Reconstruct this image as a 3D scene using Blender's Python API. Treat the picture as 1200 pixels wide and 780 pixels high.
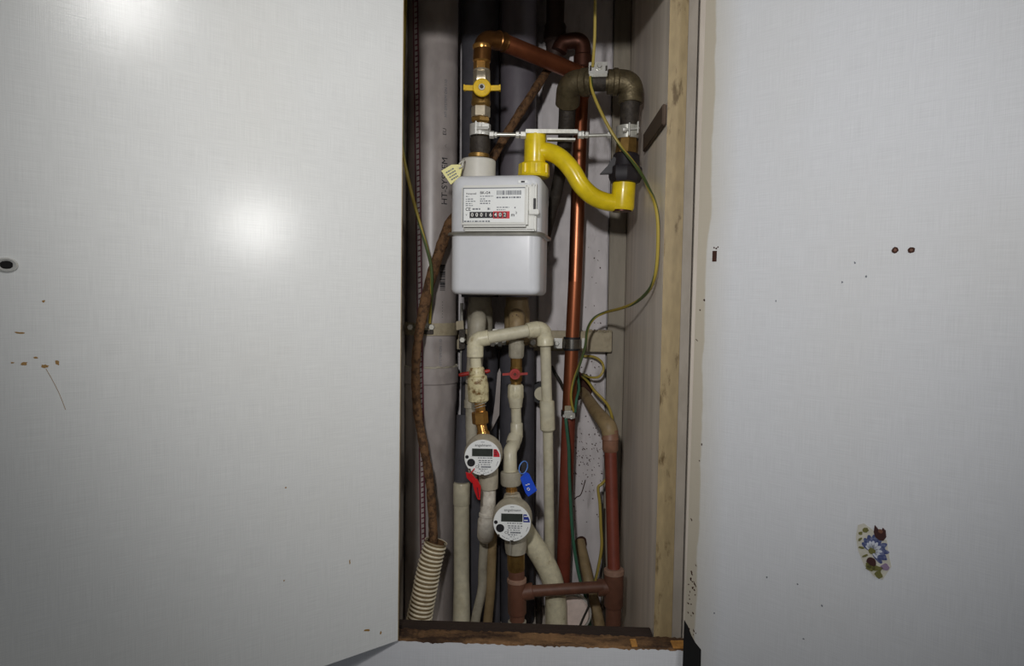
import bpy, bmesh, math, random
from mathutils import Vector, Matrix
random.seed(7)
PI = math.pi
for o in list(bpy.data.objects):
    bpy.data.objects.remove(o)
S = bpy.context.scene
COL = S.collection

# ------------------------------------------------------------------ camera
F = 800.0                       # focal length in pixels of the 1200x780 frame
CAM = Vector((0.0, -1.0, 1.30)) # the opening of the cupboard is the plane y = 0
PITCH, ROLL, YAW = math.radians(2.7), math.radians(0.9), math.radians(2.0)
fw = Vector((-math.sin(YAW) * math.cos(PITCH), math.cos(YAW) * math.cos(PITCH), -math.sin(PITCH)))
r0 = Vector((math.cos(YAW), math.sin(YAW), 0))
u0 = r0.cross(fw)
rt = r0 * math.cos(ROLL) + u0 * math.sin(ROLL)
up = u0 * math.cos(ROLL) - r0 * math.sin(ROLL)
cd = bpy.data.cameras.new('camera')
cd.sensor_width = 36.0
cd.sensor_fit = 'HORIZONTAL'
cd.lens = 36.0 * F / 1200.0
cd.clip_start = 0.01
co = bpy.data.objects.new('camera', cd)
M3 = Matrix((rt, up, -fw)).transposed()
co.matrix_world = Matrix.Translation(CAM) @ M3.to_4x4()
COL.objects.link(co)
S.camera = co

# ------------------------------------------------------------------ world and lamps
w = bpy.data.worlds.new('world')
S.world = w
w.use_nodes = True
w.node_tree.nodes['Background'].inputs[0].default_value = (0.86, 0.92, 1.0, 1)
w.node_tree.nodes['Background'].inputs[1].default_value = 0.06


def lamp(name, kind, loc, power, color, target=None, size=0.1, spot=None, blend=0.6):
    d = bpy.data.lights.new(name, kind)
    d.energy = power
    d.color = color
    if kind == 'AREA':
        d.shape = 'DISK'
        d.size = size
    else:
        d.shadow_soft_size = size
    if spot:
        d.spot_size = math.radians(spot)
        d.spot_blend = blend
    o = bpy.data.objects.new(name, d)
    o.location = loc
    if target is not None:
        o.rotation_euler = (Vector(target) - Vector(loc)).to_track_quat('-Z', 'Y').to_euler()
    COL.objects.link(o)
    return o


lamp('flash_lamp', 'SPOT', (-0.10, -1.05, 1.57), 28.5, (1.0, 0.98, 0.965), (0.05, 0.0, 1.475), 0.03, 97, 1.0)
lamp('wall_lamp', 'POINT', (1.12, -0.975, 1.549), 8, (1.0, 0.99, 0.97), None, 0.05)
lamp('ceiling_lamp', 'POINT', (1.01, -1.41, 2.32), 16, (1.0, 0.99, 0.97), None, 0.08)

S.view_settings.view_transform = 'Standard'
S.view_settings.look = 'None'
S.view_settings.gamma = 1
S.view_settings.use_curve_mapping = False
S.view_settings.exposure = 0.0


# ------------------------------------------------------------------ helpers
def P(px, py, y):
    """the point on the plane of depth y seen at this place of the photograph"""
    d = fw * F + rt * (px - 600.0) + up * (390.0 - py)
    return CAM + d * ((y - CAM.y) / d.y)


def sc(y):
    return (y - CAM.y) / F      # metres per pixel at depth y


def hexc(h):
    h = h.lstrip('#')
    c = [int(h[i:i + 2], 16) / 255 for i in (0, 2, 4)]
    return tuple(x / 12.92 if x < .04045 else ((x + .055) / 1.055) ** 2.4 for x in c) + (1,)


class NT:
    def __init__(s, name):
        s.m = bpy.data.materials.new(name)
        s.m.use_nodes = True
        s.t = s.m.node_tree
        s.b = s.t.nodes['Principled BSDF']

    def n(s, typ, **kw):
        q = s.t.nodes.new(typ)
        for k, v in kw.items():
            if k in q.inputs:
                q.inputs[k].default_value = v
            else:
                setattr(q, k, v)
        return q

    def l(s, a, b):
        s.t.links.new(a, b)


def mat(name, color, rough=.5, metal=0.0, dirt=None, dscale=30, damt=.5, dlo=.5, dhi=.75, bump=0.0, bscale=200,
        vary=.12, stretch=(1, 1, 1), spec=.5, coat=0.0):
    """plain material with noise in the colour, patches of dirt and a fine relief"""
    q = NT(name)
    q.b.inputs['Roughness'].default_value = rough
    q.b.inputs['Metallic'].default_value = metal
    q.b.inputs['Specular IOR Level'].default_value = spec
    q.b.inputs['Coat Weight'].default_value = coat
    tc = q.n('ShaderNodeTexCoord')
    mp = q.n('ShaderNodeMapping')
    mp.inputs['Scale'].default_value = stretch
    q.l(tc.outputs['Object'], mp.inputs['Vector'])
    c = hexc(color)
    n1 = q.n('ShaderNodeTexNoise', Scale=dscale * 2.3, Detail=5.0)
    q.l(mp.outputs[0], n1.inputs['Vector'])
    r1 = q.n('ShaderNodeValToRGB')
    r1.color_ramp.elements[0].position = .3
    r1.color_ramp.elements[1].position = .7
    r1.color_ramp.elements[0].color = tuple(x * (1 - vary) for x in c[:3]) + (1,)
    r1.color_ramp.elements[1].color = tuple(min(1, x * (1 + vary)) for x in c[:3]) + (1,)
    q.l(n1.outputs['Fac'], r1.inputs[0])
    out = r1.outputs[0]
    if dirt:
        n2 = q.n('ShaderNodeTexNoise', Scale=dscale, Detail=8.0, Roughness=.65)
        q.l(mp.outputs[0], n2.inputs['Vector'])
        r2 = q.n('ShaderNodeMapRange')
        r2.inputs[1].default_value = dlo
        r2.inputs[2].default_value = dhi
        r2.inputs[3].default_value = 0
        r2.inputs[4].default_value = damt
        q.l(n2.outputs['Fac'], r2.inputs[0])
        mx = q.n('ShaderNodeMix', data_type='RGBA')
        mx.inputs[7].default_value = hexc(dirt)
        q.l(r2.outputs[0], mx.inputs[0])
        q.l(out, mx.inputs[6])
        out = mx.outputs[2]
    q.l(out, q.b.inputs['Base Color'])
    if bump:
        n3 = q.n('ShaderNodeTexNoise', Scale=bscale, Detail=4.0)
        q.l(mp.outputs[0], n3.inputs['Vector'])
        bp = q.n('ShaderNodeBump', Strength=bump, Distance=.002)
        q.l(n3.outputs['Fac'], bp.inputs['Height'])
        q.l(bp.outputs[0], q.b.inputs['Normal'])
    return q.m


def linen(name, color, edge=None, edge_w=.03, rough=.3, dirty=.0):
    """white laminate with a woven linen relief; object x runs along the width, z up"""
    q = NT(name)
    q.b.inputs['Roughness'].default_value = rough
    q.b.inputs['Specular IOR Level'].default_value = .5
    tc = q.n('ShaderNodeTexCoord')
    fac = []
    for scl in ((1100, 1, 26), (26, 1, 1100)):
        mp = q.n('ShaderNodeMapping')
        mp.inputs['Scale'].default_value = scl
        q.l(tc.outputs['Object'], mp.inputs['Vector'])
        n = q.n('ShaderNodeTexNoise', Scale=1.0, Detail=2.0)
        q.l(mp.outputs[0], n.inputs['Vector'])
        fac.append(n.outputs['Fac'])
    ad = q.n('ShaderNodeMath', operation='ADD')
    q.l(fac[0], ad.inputs[0])
    q.l(fac[1], ad.inputs[1])
    c = hexc(color)
    rp = q.n('ShaderNodeMapRange')
    rp.inputs[1].default_value = .6
    rp.inputs[2].default_value = 1.4
    q.l(ad.outputs[0], rp.inputs[0])
    mx = q.n('ShaderNodeMix', data_type='RGBA')
    mx.inputs[6].default_value = tuple(x * .90 for x in c[:3]) + (1,)
    mx.inputs[7].default_value = tuple(min(1, x * 1.07) for x in c[:3]) + (1,)
    q.l(rp.outputs[0], mx.inputs[0])
    out = mx.outputs[2]
    n4 = q.n('ShaderNodeTexNoise', Scale=3.0, Detail=6.0)
    q.l(tc.outputs['Object'], n4.inputs['Vector'])
    r4 = q.n('ShaderNodeMapRange')
    r4.inputs[1].default_value = .5
    r4.inputs[2].default_value = .8
    r4.inputs[3].default_value = 0
    r4.inputs[4].default_value = .18 + dirty
    q.l(n4.outputs['Fac'], r4.inputs[0])
    m4 = q.n('ShaderNodeMix', data_type='RGBA')
    m4.inputs[7].default_value = hexc('#c9c4b2')
    q.l(r4.outputs[0], m4.inputs[0])
    q.l(out, m4.inputs[6])
    out = m4.outputs[2]
    if edge:        # a yellowed worn band along x = 0
        sx = q.n('ShaderNodeSeparateXYZ')
        q.l(tc.outputs['Object'], sx.inputs[0])
        nz = q.n('ShaderNodeTexNoise', Scale=9.0, Detail=6.0)
        q.l(tc.outputs['Object'], nz.inputs['Vector'])
        ma = q.n('ShaderNodeMath', operation='MULTIPLY_ADD')
        ma.inputs[1].default_value = -.022
        q.l(nz.outputs['Fac'], ma.inputs[0])
        q.l(sx.outputs['X'], ma.inputs[2])
        for lo, hi, colr, amt in ((.0165, .0195, edge, .62), (.021, .060, '#b9b19c', .4)):
            r5 = q.n('ShaderNodeMapRange')
            r5.inputs[1].default_value = lo - .011
            r5.inputs[2].default_value = hi - .011
            r5.inputs[3].default_value = amt
            r5.inputs[4].default_value = 0
            q.l(ma.outputs[0], r5.inputs[0])
            m5 = q.n('ShaderNodeMix', data_type='RGBA')
            m5.inputs[7].default_value = hexc(colr)
            q.l(r5.outputs[0], m5.inputs[0])
            q.l(out, m5.inputs[6])
            out = m5.outputs[2]
    q.l(out, q.b.inputs['Base Color'])
    bp = q.n('ShaderNodeBump', Strength=.08, Distance=.0005)
    q.l(ad.outputs[0], bp.inputs['Height'])
    q.l(bp.outputs[0], q.b.inputs['Normal'])
    return q.m


def stripe_mat(name, c1, c2, turns, rough=.45):
    """two coloured insulation, the second colour winding round the wire"""
    q = NT(name)
    q.b.inputs['Roughness'].default_value = rough
    uv = q.n('ShaderNodeUVMap')
    sx = q.n('ShaderNodeSeparateXYZ')
    q.l(uv.outputs[0], sx.inputs[0])
    a = q.n('ShaderNodeMath', operation='MULTIPLY_ADD')
    a.inputs[1].default_value = turns
    q.l(sx.outputs['X'], a.inputs[0])
    q.l(sx.outputs['Y'], a.inputs[2])
    f = q.n('ShaderNodeMath', operation='FRACT')
    q.l(a.outputs[0], f.inputs[0])
    r = q.n('ShaderNodeValToRGB')
    r.color_ramp.interpolation = 'CONSTANT'
    r.color_ramp.elements[0].color = hexc(c1)
    r.color_ramp.elements[1].position = .55
    r.color_ramp.elements[1].color = hexc(c2)
    q.l(f.outputs[0], r.inputs[0])
    q.l(r.outputs[0], q.b.inputs['Base Color'])
    return q.m


class MB:
    def __init__(s):
        s.v, s.f, s.uv = [], [], {}

    def add(s, vs, fs):
        o = len(s.v)
        s.v += [Vector(v) for v in vs]
        s.f += [[i + o for i in f] for f in fs]
        return s

    def rings(s, rings, closed=True, caps=True, uvs=None):
        n = len(rings[0])
        o = len(s.v)
        for r in rings:
            s.v += [Vector(p) for p in r]
        for k in range(len(rings) - 1):
            for j in range(n if closed else n - 1):
                j2 = (j + 1) % n
                s.f.append([o + k * n + j, o + k * n + j2, o + (k + 1) * n + j2, o + (k + 1) * n + j])
                if uvs:
                    a, b = uvs[k], uvs[k + 1]
                    s.uv[len(s.f) - 1] = [(a, j / n), (a, (j + 1) / n), (b, (j + 1) / n), (b, j / n)]
        if caps and closed:
            s.f.append([o + j for j in range(n)][::-1])
            s.f.append([o + (len(rings) - 1) * n + j for j in range(n)])
        return s

    def tube(s, pts, r, segs=14, caps=True, rot=0.0):
        """sweep of a circle along 3D points; r one radius or one per point"""
        pts = [Vector(p) for p in pts]
        rr = r if isinstance(r, (list, tuple)) else [r] * len(pts)
        tang = []
        for i in range(len(pts)):
            t = (pts[min(i + 1, len(pts) - 1)] - pts[max(i - 1, 0)])
            tang.append(t.normalized() if t.length > 1e-9 else Vector((0, 0, 1)))
        ref = Vector((0, -1, 0)) if abs(tang[0].y) < .9 else Vector((1, 0, 0))
        nrm = (ref - tang[0] * ref.dot(tang[0])).normalized()
        rings, L, us = [], 0.0, []
        for i, p in enumerate(pts):
            if i:
                L += (pts[i] - pts[i - 1]).length
                nrm = (nrm - tang[i] * nrm.dot(tang[i])).normalized()
            b = tang[i].cross(nrm)
            rings.append([p + (nrm * math.cos(rot + 2 * PI * j / segs) + b * math.sin(rot + 2 * PI * j / segs)) * rr[i] for j in range(segs)])
            us.append(L)
        return s.rings(rings, caps=caps, uvs=us)

    def lathe(s, A, B, prof, segs=20, rib=None, rot=0.0, caps=True):
        """profile of (t along A-B, radius) turned about A-B; rib = (count, depth)"""
        A, B = Vector(A), Vector(B)
        t = (B - A).normalized()
        ref = Vector((0, -1, 0)) if abs(t.y) < .9 else Vector((1, 0, 0))
        n = (ref - t * ref.dot(t)).normalized()
        b = t.cross(n)
        rings = []
        for tt, r in prof:
            c = A.lerp(B, tt)
            ring = []
            for j in range(segs):
                a = rot + 2 * PI * j / segs
                q = r - (rib[1] if rib and (j // 2) % 2 else 0)
                ring.append(c + (n * math.cos(a) + b * math.sin(a)) * q)
            rings.append(ring)
        return s.rings(rings, caps=caps)

    def hexnut(s, A, B, r, bev=.08):
        return s.lathe(A, B, [(0, r * .9), (bev, r), (1 - bev, r), (1, r * .9)], segs=6, rot=PI / 6)

    def box(s, c, ax, ay, az):
        """box about c with half axes ax ay az"""
        c, ax, ay, az = Vector(c), Vector(ax), Vector(ay), Vector(az)
        vs = [c + ax * i + ay * j + az * k for i in (-1, 1) for j in (-1, 1) for k in (-1, 1)]
        fs = [(0, 1, 3, 2), (4, 6, 7, 5), (0, 4, 5, 1), (2, 3, 7, 6), (0, 2, 6, 4), (1, 5, 7, 3)]
        return s.add(vs, fs)

    def aabb(s, x0, x1, y0, y1, z0, z1):
        return s.box(((x0 + x1) / 2, (y0 + y1) / 2, (z0 + z1) / 2), ((x1 - x0) / 2, 0, 0), (0, (y1 - y0) / 2, 0), (0, 0, (z1 - z0) / 2))

    def prism(s, poly, off):
        """flat outline given thickness by the vector off"""
        n = len(poly)
        off = Vector(off)
        vs = [Vector(p) for p in poly] + [Vector(p) + off for p in poly]
        fs = [list(range(n)), list(range(n, 2 * n))[::-1]]
        for i in range(n):
            fs.append([i, (i + 1) % n, n + (i + 1) % n, n + i])
        return s.add(vs, fs)

    def build(s, name, m, parent=None, label=None, kind=None, bevel=0.0, sharp=35, matrix=None, smooth=True):
        me = bpy.data.meshes.new(name)
        origin = parent.get('at', (0, 0, 0)) if parent else None
        if matrix is not None:              # things built flat in a frame of their own
            vs = s.v
        else:
            if origin is None:
                zs = min(v.z for v in s.v)
                cx = sum((v.x for v in s.v)) / len(s.v)
                cy = sum((v.y for v in s.v)) / len(s.v)
                origin = (cx, cy, zs)
            vs = [v - Vector(origin) for v in s.v]
        bm = bmesh.new()
        bv = [bm.verts.new(v) for v in vs]
        ul = bm.loops.layers.uv.new('UVMap') if s.uv else None
        for k, f in enumerate(s.f):
            try:
                fc = bm.faces.new([bv[i] for i in f])
            except ValueError:
                continue
            fc.smooth = smooth
            if ul and k in s.uv:
                for lp, u in zip(fc.loops, s.uv[k]):
                    lp[ul].uv = u
        bmesh.ops.recalc_face_normals(bm, faces=bm.faces)
        if bevel:
            bmesh.ops.bevel(bm, geom=[e for e in bm.edges if e.is_manifold and e.calc_face_angle(0) > .6], offset=bevel, segments=2, affect='EDGES')
        for e in bm.edges:
            if e.is_manifold and e.calc_face_angle(0) > math.radians(sharp):
                e.smooth = False
        bm.to_mesh(me)
        bm.free()
        me.materials.append(m)
        o = bpy.data.objects.new(name, me)
        COL.objects.link(o)
        if parent:
            o.parent = parent
            if parent.get('at') is not None:
                o['at'] = parent['at']
        elif matrix is None:
            o.location = origin
            o['at'] = origin
        if matrix is not None:
            o.matrix_world = matrix
        if label:
            o['label'] = label
        if kind:
            o['kind'] = kind
        return o


def tag(o, label, cat, group=None):
    o['label'] = label
    o['category'] = cat
    if group:
        o['group'] = group
    return o


def thing(name, label, cat, loc, group=None):
    o = bpy.data.objects.new(name, None)
    o.empty_display_size = .02
    o.location = loc
    o['at'] = tuple(loc)
    COL.objects.link(o)
    return tag(o, label, cat, group)


def smooth(pts, n=8):
    """Catmull-Rom through the points"""
    pts = [Vector(p) for p in pts]
    out = []
    for i in range(len(pts) - 1):
        a = pts[i - 1] if i else pts[0] * 2 - pts[1]
        b, c = pts[i], pts[i + 1]
        d = pts[i + 2] if i + 2 < len(pts) else c * 2 - b
        for k in range(n):
            t = k / n
            out.append(.5 * ((2 * b) + (c - a) * t + (2 * a - 5 * b + 4 * c - d) * t * t + (3 * b - a - 3 * c + d) * t ** 3))
    out.append(pts[-1])
    return out


def bent(pts, r, n=7):
    """polyline with its corners rounded"""
    pts = [Vector(p) for p in pts]
    out = [pts[0]]
    for i in range(1, len(pts) - 1):
        a, b, c = pts[i - 1], pts[i], pts[i + 1]
        d = min(r, (a - b).length * .49, (c - b).length * .49)
        p, q = b + (a - b).normalized() * d, b + (c - b).normalized() * d
        for k in range(n + 1):
            t = k / n
            out.append(p * (1 - t) ** 2 + b * 2 * t * (1 - t) + q * t * t)
    out.append(pts[-1])
    return out


def PP(lst, y=None):
    return [P(a[0], a[1], a[2] if len(a) > 2 else y) for a in lst]


def stack(mb, prof, y, segs=20, rib=None, rot=0.0):
    """turned fitting: list of (px, py, radius in pixels) down one axis at depth y"""
    A, B = P(prof[0][0], prof[0][1], y), P(prof[-1][0], prof[-1][1], y)
    L = prof[-1][1] - prof[0][1]
    return mb.lathe(A, B, [((p[1] - prof[0][1]) / L, p[2] * sc(y)) for p in prof], segs, rib, rot)


def text_mesh(txt, size, extrude=0.0, align='CENTER', bold=.0):
    cu = bpy.data.curves.new('writing', 'FONT')
    cu.body = txt
    cu.size = size
    cu.align_x = align
    cu.align_y = 'CENTER'
    cu.extrude = extrude
    cu.offset = size * bold
    cu.resolution_u = 3
    ob = bpy.data.objects.new('writing', cu)
    COL.objects.link(ob)
    dg = bpy.context.evaluated_depsgraph_get()
    dg.update()
    me = ob.evaluated_get(dg).to_mesh()
    vs = [v.co.copy() for v in me.vertices]
    fs = [list(p.vertices) for p in me.polygons]
    ob.evaluated_get(dg).to_mesh_clear()
    bpy.data.objects.remove(ob)
    bpy.data.curves.remove(cu)
    return vs, fs


# ------------------------------------------------------------------ materials
M = {}
M['door_left'] = linen('white_linen_laminate', '#dcdddb', rough=.19)
M['door_right'] = linen('white_linen_laminate_yellowed', '#d6d8db', edge='#a08d68', edge_w=.022, rough=.3)
M['panel'] = linen('white_linen_panel', '#dcdde0', rough=.35)
M['edge_band'] = mat('yellowed_edge_band', '#a18e6a', .45, dirt='#54401f', dscale=60, damt=.85, dlo=.57, dhi=.68, stretch=(1, 1, .3))
M['chip'] = mat('raw_chipboard', '#8d6a46', .9, dirt='#2b170c', dscale=24, damt=.92, dlo=.42, dhi=.6, bump=.8, bscale=240, stretch=(.35, 1, 1))
M['chip_orange'] = mat('pale_chipboard', '#c08a45', .9, dirt='#7c4a1c', dscale=70, bump=.6)
M['dark_wood'] = mat('dark_wood', '#33261f', .7, dirt='#15100d', dscale=25, stretch=(.2, 1, 1))
M['brown_wood'] = mat('brown_wood', '#4a3a2c', .75, dirt='#241a12', dscale=30, stretch=(1, .2, 1))
M['wall'] = mat('dirty_grey_board', '#cfcacb', .6, dirt='#5f554b', dscale=20, damt=.7, dlo=.53, dhi=.72, stretch=(1, 1, .35))
M['wall_side'] = mat('grey_side_board', '#ddd3c6', .42, dirt='#8f806c', dscale=14, damt=.55, dlo=.5, dhi=.8, stretch=(1, 1, .12))
M['batten'] = mat('grey_beige_batten', '#8f8778', .6, dirt='#5c5142', dscale=22, stretch=(1, 1, .2))
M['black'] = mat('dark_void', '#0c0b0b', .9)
M['pvc'] = mat('grey_drain_plastic', '#a39b98', .36, dirt='#6f655c', dscale=18, damt=.35, stretch=(1, 1, .5))
M['grey_pipe'] = mat('dark_grey_plastic', '#68636a', .5, dirt='#4a464c', dscale=14, stretch=(1, 1, .4))
M['foam'] = mat('dark_grey_foam', '#47464c', .8, bump=.3, bscale=400, dirt='#35353d', dscale=20)
M['cream'] = mat('cream_plastic', '#d2cbae', .35, dirt='#8a7440', dscale=55, damt=.65, dlo=.58, dhi=.74)
M['cream_clean'] = mat('cream_plastic_pipe', '#cbc5ad', .35, dirt='#a2946c', dscale=30, damt=.5)
M['cream_dirty'] = mat('stained_cream_plastic', '#cfc49a', .4, dirt='#6e4b1b', dscale=85, damt=.9, dlo=.5, dhi=.62)
M['greywhite'] = mat('grey_white_plastic', '#aba594', .5, dirt='#6b6252', dscale=40)
M['tape'] = mat('white_seal_tape', '#d2ccbf', .55, dirt='#8d7c66', dscale=60, damt=.7, bump=.5, bscale=160)
M['tan'] = mat('dirty_tan_plastic', '#96815e', .55, dirt='#59421f', dscale=35, damt=.6)
M['brown'] = mat('brown_plastic', '#6c4737', .5, dirt='#4a2c1d', dscale=30, damt=.6)
M['brown_red'] = mat('red_brown_pipe_paint', '#7a3a2a', .45, dirt='#572317', dscale=22, damt=.6)
M['rust'] = mat('rusty_conduit', '#6f5033', .85, dirt='#35210f', dscale=95, damt=.85, dlo=.46, dhi=.6, bump=.9, bscale=260)
M['ivory'] = mat('ivory_corrugated_plastic', '#e2d8bf', .5, dirt='#7d663f', dscale=40, damt=.6)
M['tan_red'] = mat('pinkish_tan_plastic', '#8c6550', .5, dirt='#5c3f2c', dscale=35, damt=.6)
M['lip'] = mat('worn_brown_plastic', '#9a7a68', .5, dirt='#6c4a3a', dscale=60)
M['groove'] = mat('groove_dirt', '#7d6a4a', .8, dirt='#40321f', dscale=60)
M['copper'] = mat('copper_pipe', '#a2664a', .36, 1.0, dirt='#6a3420', dscale=24, damt=.7, dlo=.45, dhi=.7, stretch=(1, 1, .3))
M['copper_dark'] = mat('tarnished_copper', '#573529', .45, .7, dirt='#2c1a13', dscale=24, damt=.7)
M['elbow_brass'] = mat('browned_brass', '#8d6238', .33, .9, dirt='#54351c', dscale=30, damt=.7)
M['copper_red'] = mat('tarnished_red_copper', '#96583a', .42, .75, dirt='#6a2f1c', dscale=20, damt=.6, stretch=(1, 1, .3))
M['brass'] = mat('brass', '#b98a4a', .28, .8, dirt='#5f4220', dscale=60, damt=.6)
M['brass_dull'] = mat('dull_brass', '#9a7a45', .42, .8, dirt='#4f3a1c', dscale=50, damt=.6)
M['nickel'] = mat('nickel_plated_brass', '#bfb49e', .3, .6, dirt='#76643f', dscale=50, damt=.5)
M['iron'] = mat('dark_malleable_iron', '#6c6149', .5, .6, dirt='#2e2718', dscale=40, damt=.8, bump=.4, bscale=220)
M['iron_dark'] = mat('blackened_iron', '#3a342e', .6, .4, dirt='#6a6156', dscale=55, damt=.5, bump=.5, bscale=240)
M['brown_iron'] = mat('brown_painted_iron', '#3f312c', .5, .3, dirt='#221a17', dscale=30)
M['galv'] = mat('galvanised_steel', '#c9c8bf', .32, .5, dirt='#87826f', dscale=60, damt=.5)
M['band_steel'] = mat('dark_polished_steel', '#8e8c86', .25, 1.0)
M['strip_board'] = mat('dirty_white_board', '#a79e92', .5, dirt='#7b6f5c', dscale=18, damt=.6, stretch=(1, 1, .3))
M['rim'] = mat('seam_metal', '#a9a79c', .3, .8)
M['steel'] = mat('bright_steel', '#d9d8d2', .26, .4)
M['cap_glint'] = mat('cap_painted_glint', '#f3e0d6', .15, .0)  # pinkish white colour stands in for the flash reflected by bare metal
M['rail'] = mat('dusty_beige_rail', '#a59a81', .6, .15, dirt='#6b5b3f', dscale=40, damt=.6)
M['rubber'] = mat('black_rubber', '#17161a', .55)
M['black_plastic'] = mat('black_plastic_nut', '#242024', .42)
M['yellow'] = mat('yellow_paint', '#ecd01c', .28, coat=.3, dirt='#c9a71a', dscale=26, damt=.4)
M['yellow_handle'] = mat('yellow_handle_plastic', '#e3bb16', .35, dirt='#a37c10', dscale=60)
M['meter'] = mat('light_grey_meter_paint', '#d8dade', .34, vary=.02)
M['meter_white'] = mat('pale_grey_plastic', '#dadad4', .4, vary=.02)
M['collar'] = mat('off_white_plastic', '#cfccc2', .45, vary=.04)
M['label'] = mat('white_label', '#eef0ee', .4, vary=.02)
M['ink'] = mat('black_ink', '#23242a', .6)
M['ink_grey'] = mat('grey_ink', '#6f737a', .6)
M['ink_digit'] = mat('white_ink', '#f1efe8', .5)
M['red'] = mat('red_handle_paint', '#a3281f', .45, dirt='#5d150f', dscale=70, damt=.5)
M['red_tag'] = mat('red_plastic', '#c2171b', .35)
M['red_ink'] = mat('red_ink', '#cf2430', .5)
M['dark_red'] = mat('dark_red_ink', '#521426', .6)
M['blue_ink'] = mat('blue_ink', '#27368e', .5)
M['blue_tag'] = mat('blue_plastic', '#2551cf', .3)
M['wire_blue'] = mat('blue_wire', '#5f8fe0', .4)
M['tag_cream'] = mat('pale_yellow_plastic', '#e3dc93', .45, vary=.04)
M['meter_body'] = mat('grey_beige_meter_body', '#b4ac99', .45, dirt='#8b7e64', dscale=40, damt=.4)
M['lcd'] = mat('grey_green_display', '#3b3f3a', .2)
M['wire'] = stripe_mat('earth_wire', '#a8943c', '#4a5a30', 3.3)
M['wire_yellow'] = stripe_mat('earth_wire_yellow', '#b09c4a', '#807a42', 2.2)
M['wire_green'] = mat('green_wire', '#36664f', .5)
M['wire_dark'] = mat('dark_wire', '#33302a', .6)
M['flower_blue'] = mat('flower_blue', '#434d78', .5, dirt='#8d93ad', dscale=300, dlo=.45, dhi=.6)
M['flower_white'] = mat('flower_white', '#c4c9d4', .5)
M['leaf'] = mat('flower_leaf', '#6d6a3a', .5)
M['flower_brown'] = mat('flower_brown', '#3d211f', .5)
M['sticker'] = mat('sticker_film', '#c6c3b6', .35)
M['flower_pink'] = mat('flower_mauve', '#8d7a93', .5)
M['hole'] = mat('dark_brown_hole', '#3a1e12', .9)
M['stain'] = mat('rusty_stain', '#99763f', .6, dirt='#6b4a1f', dscale=300)

# ------------------------------------------------------------------ the setting
XL, XR, YB = -.265, P(775, 400, .037).x, .485
SILL = P(640, 755, 0).z
ZT, ZB = 2.02, SILL - .16


def struct(name, mb, m, bevel=0.0, **kw):
    o = mb.build(name, m, bevel=bevel, kind='structure', **kw)
    return o


o = struct('wall_back', MB().aabb(XL - .018, XR, YB, YB + .018, ZB, ZT), M['wall'])
# a second board lies over the back board, and a batten fills the corner
bx = P(712, 300, .472).x
MB().aabb(P(632, 300, .472).x, bx, .472, .4848, ZB + .004, ZT - .004).build('board', M['wall'], o, bevel=.0012)
MB().aabb(bx + .003, XR - .0012, .462, .4848, ZB + .004, ZT - .004).build('batten', M['batten'], o, bevel=.002)
struct('wall_right', MB().aabb(XR, XR + .018, .0375, YB + .018, ZB, ZT), M['wall_side'])
struct('wall_left', MB().aabb(XL - .018, XL, .0, YB, ZB, ZT), M['wall_side'])
struct('ceiling', MB().aabb(XL, XR, .0, YB, ZT, ZT + .018), M['wall_side'])
struct('floor', MB().aabb(XL - .018, XR + .018, .0, YB + .018, ZB - .018, ZB), M['wall_side'])
# front edge of the right side board: yellowed band
x0, x1 = P(775, 400, .037).x, P(796.5, 400, .037).x
t1 = struct('trim_1', MB().aabb(x0, x1, .0368, .0374, SILL - .05, ZT + .6).aabb(x0 + .0185, x1, .0374, .06, SILL - .05, ZT + .6), M['edge_band'])
# board beside it, behind the right door
struct('wall_front', MB().aabb(x1 + .0006, P(807.5, 400, .0385).x, .0385, .055, SILL - .05, ZT + .6), M['strip_board'])
struct('wall_front_inner', MB().aabb(x1 + .002, x1 + .30, .075, .09, SILL - .7, ZT + .6), M['wall_side']).name = 'wall_right_front'
# panel above the opening
struct('wall_front_upper', MB().aabb(XL, x0 - .001, -.0, .018, 1.757, ZT + .6), M['panel']).name = 'wall_top'
struct('wall_left_front', MB().aabb(XL - .35, XL - .001, -.0, .018, ZB, ZT + .6), M['panel']).name = 'wall_left_front'

# the panel below the opening: white face with a chipped top edge, raw core
xr_ = P(811, 762, 0).x
n = 240
mb = MB()
xs = [(-.62) + (xr_ + .62) * i / n for i in range(n + 1)]
top = []
for i, x in enumerate(xs):
    j = random.choice([0, 0, .0006, .0012, .002]) + .0012 * math.sin(x * 31) * math.sin(x * 77)
    if i > n - 4:
        j += .002
    top.append(SILL - .0015 - max(0, j))
for i in range(n):
    a, b = xs[i], xs[i + 1]
    mb.add([(a, -.0012, SILL - .7), (b, -.0012, SILL - .7), (b, -.0012, top[i + 1]), (a, -.0012, top[i]),
            (a, 0, SILL - .7), (b, 0, SILL - .7), (b, 0, top[i + 1]), (a, 0, top[i])],
           [(0, 1, 2, 3), (4, 7, 6, 5), (3, 2, 6, 7)])
panel = struct('wall_lower_front', mb, M['panel'])
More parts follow.
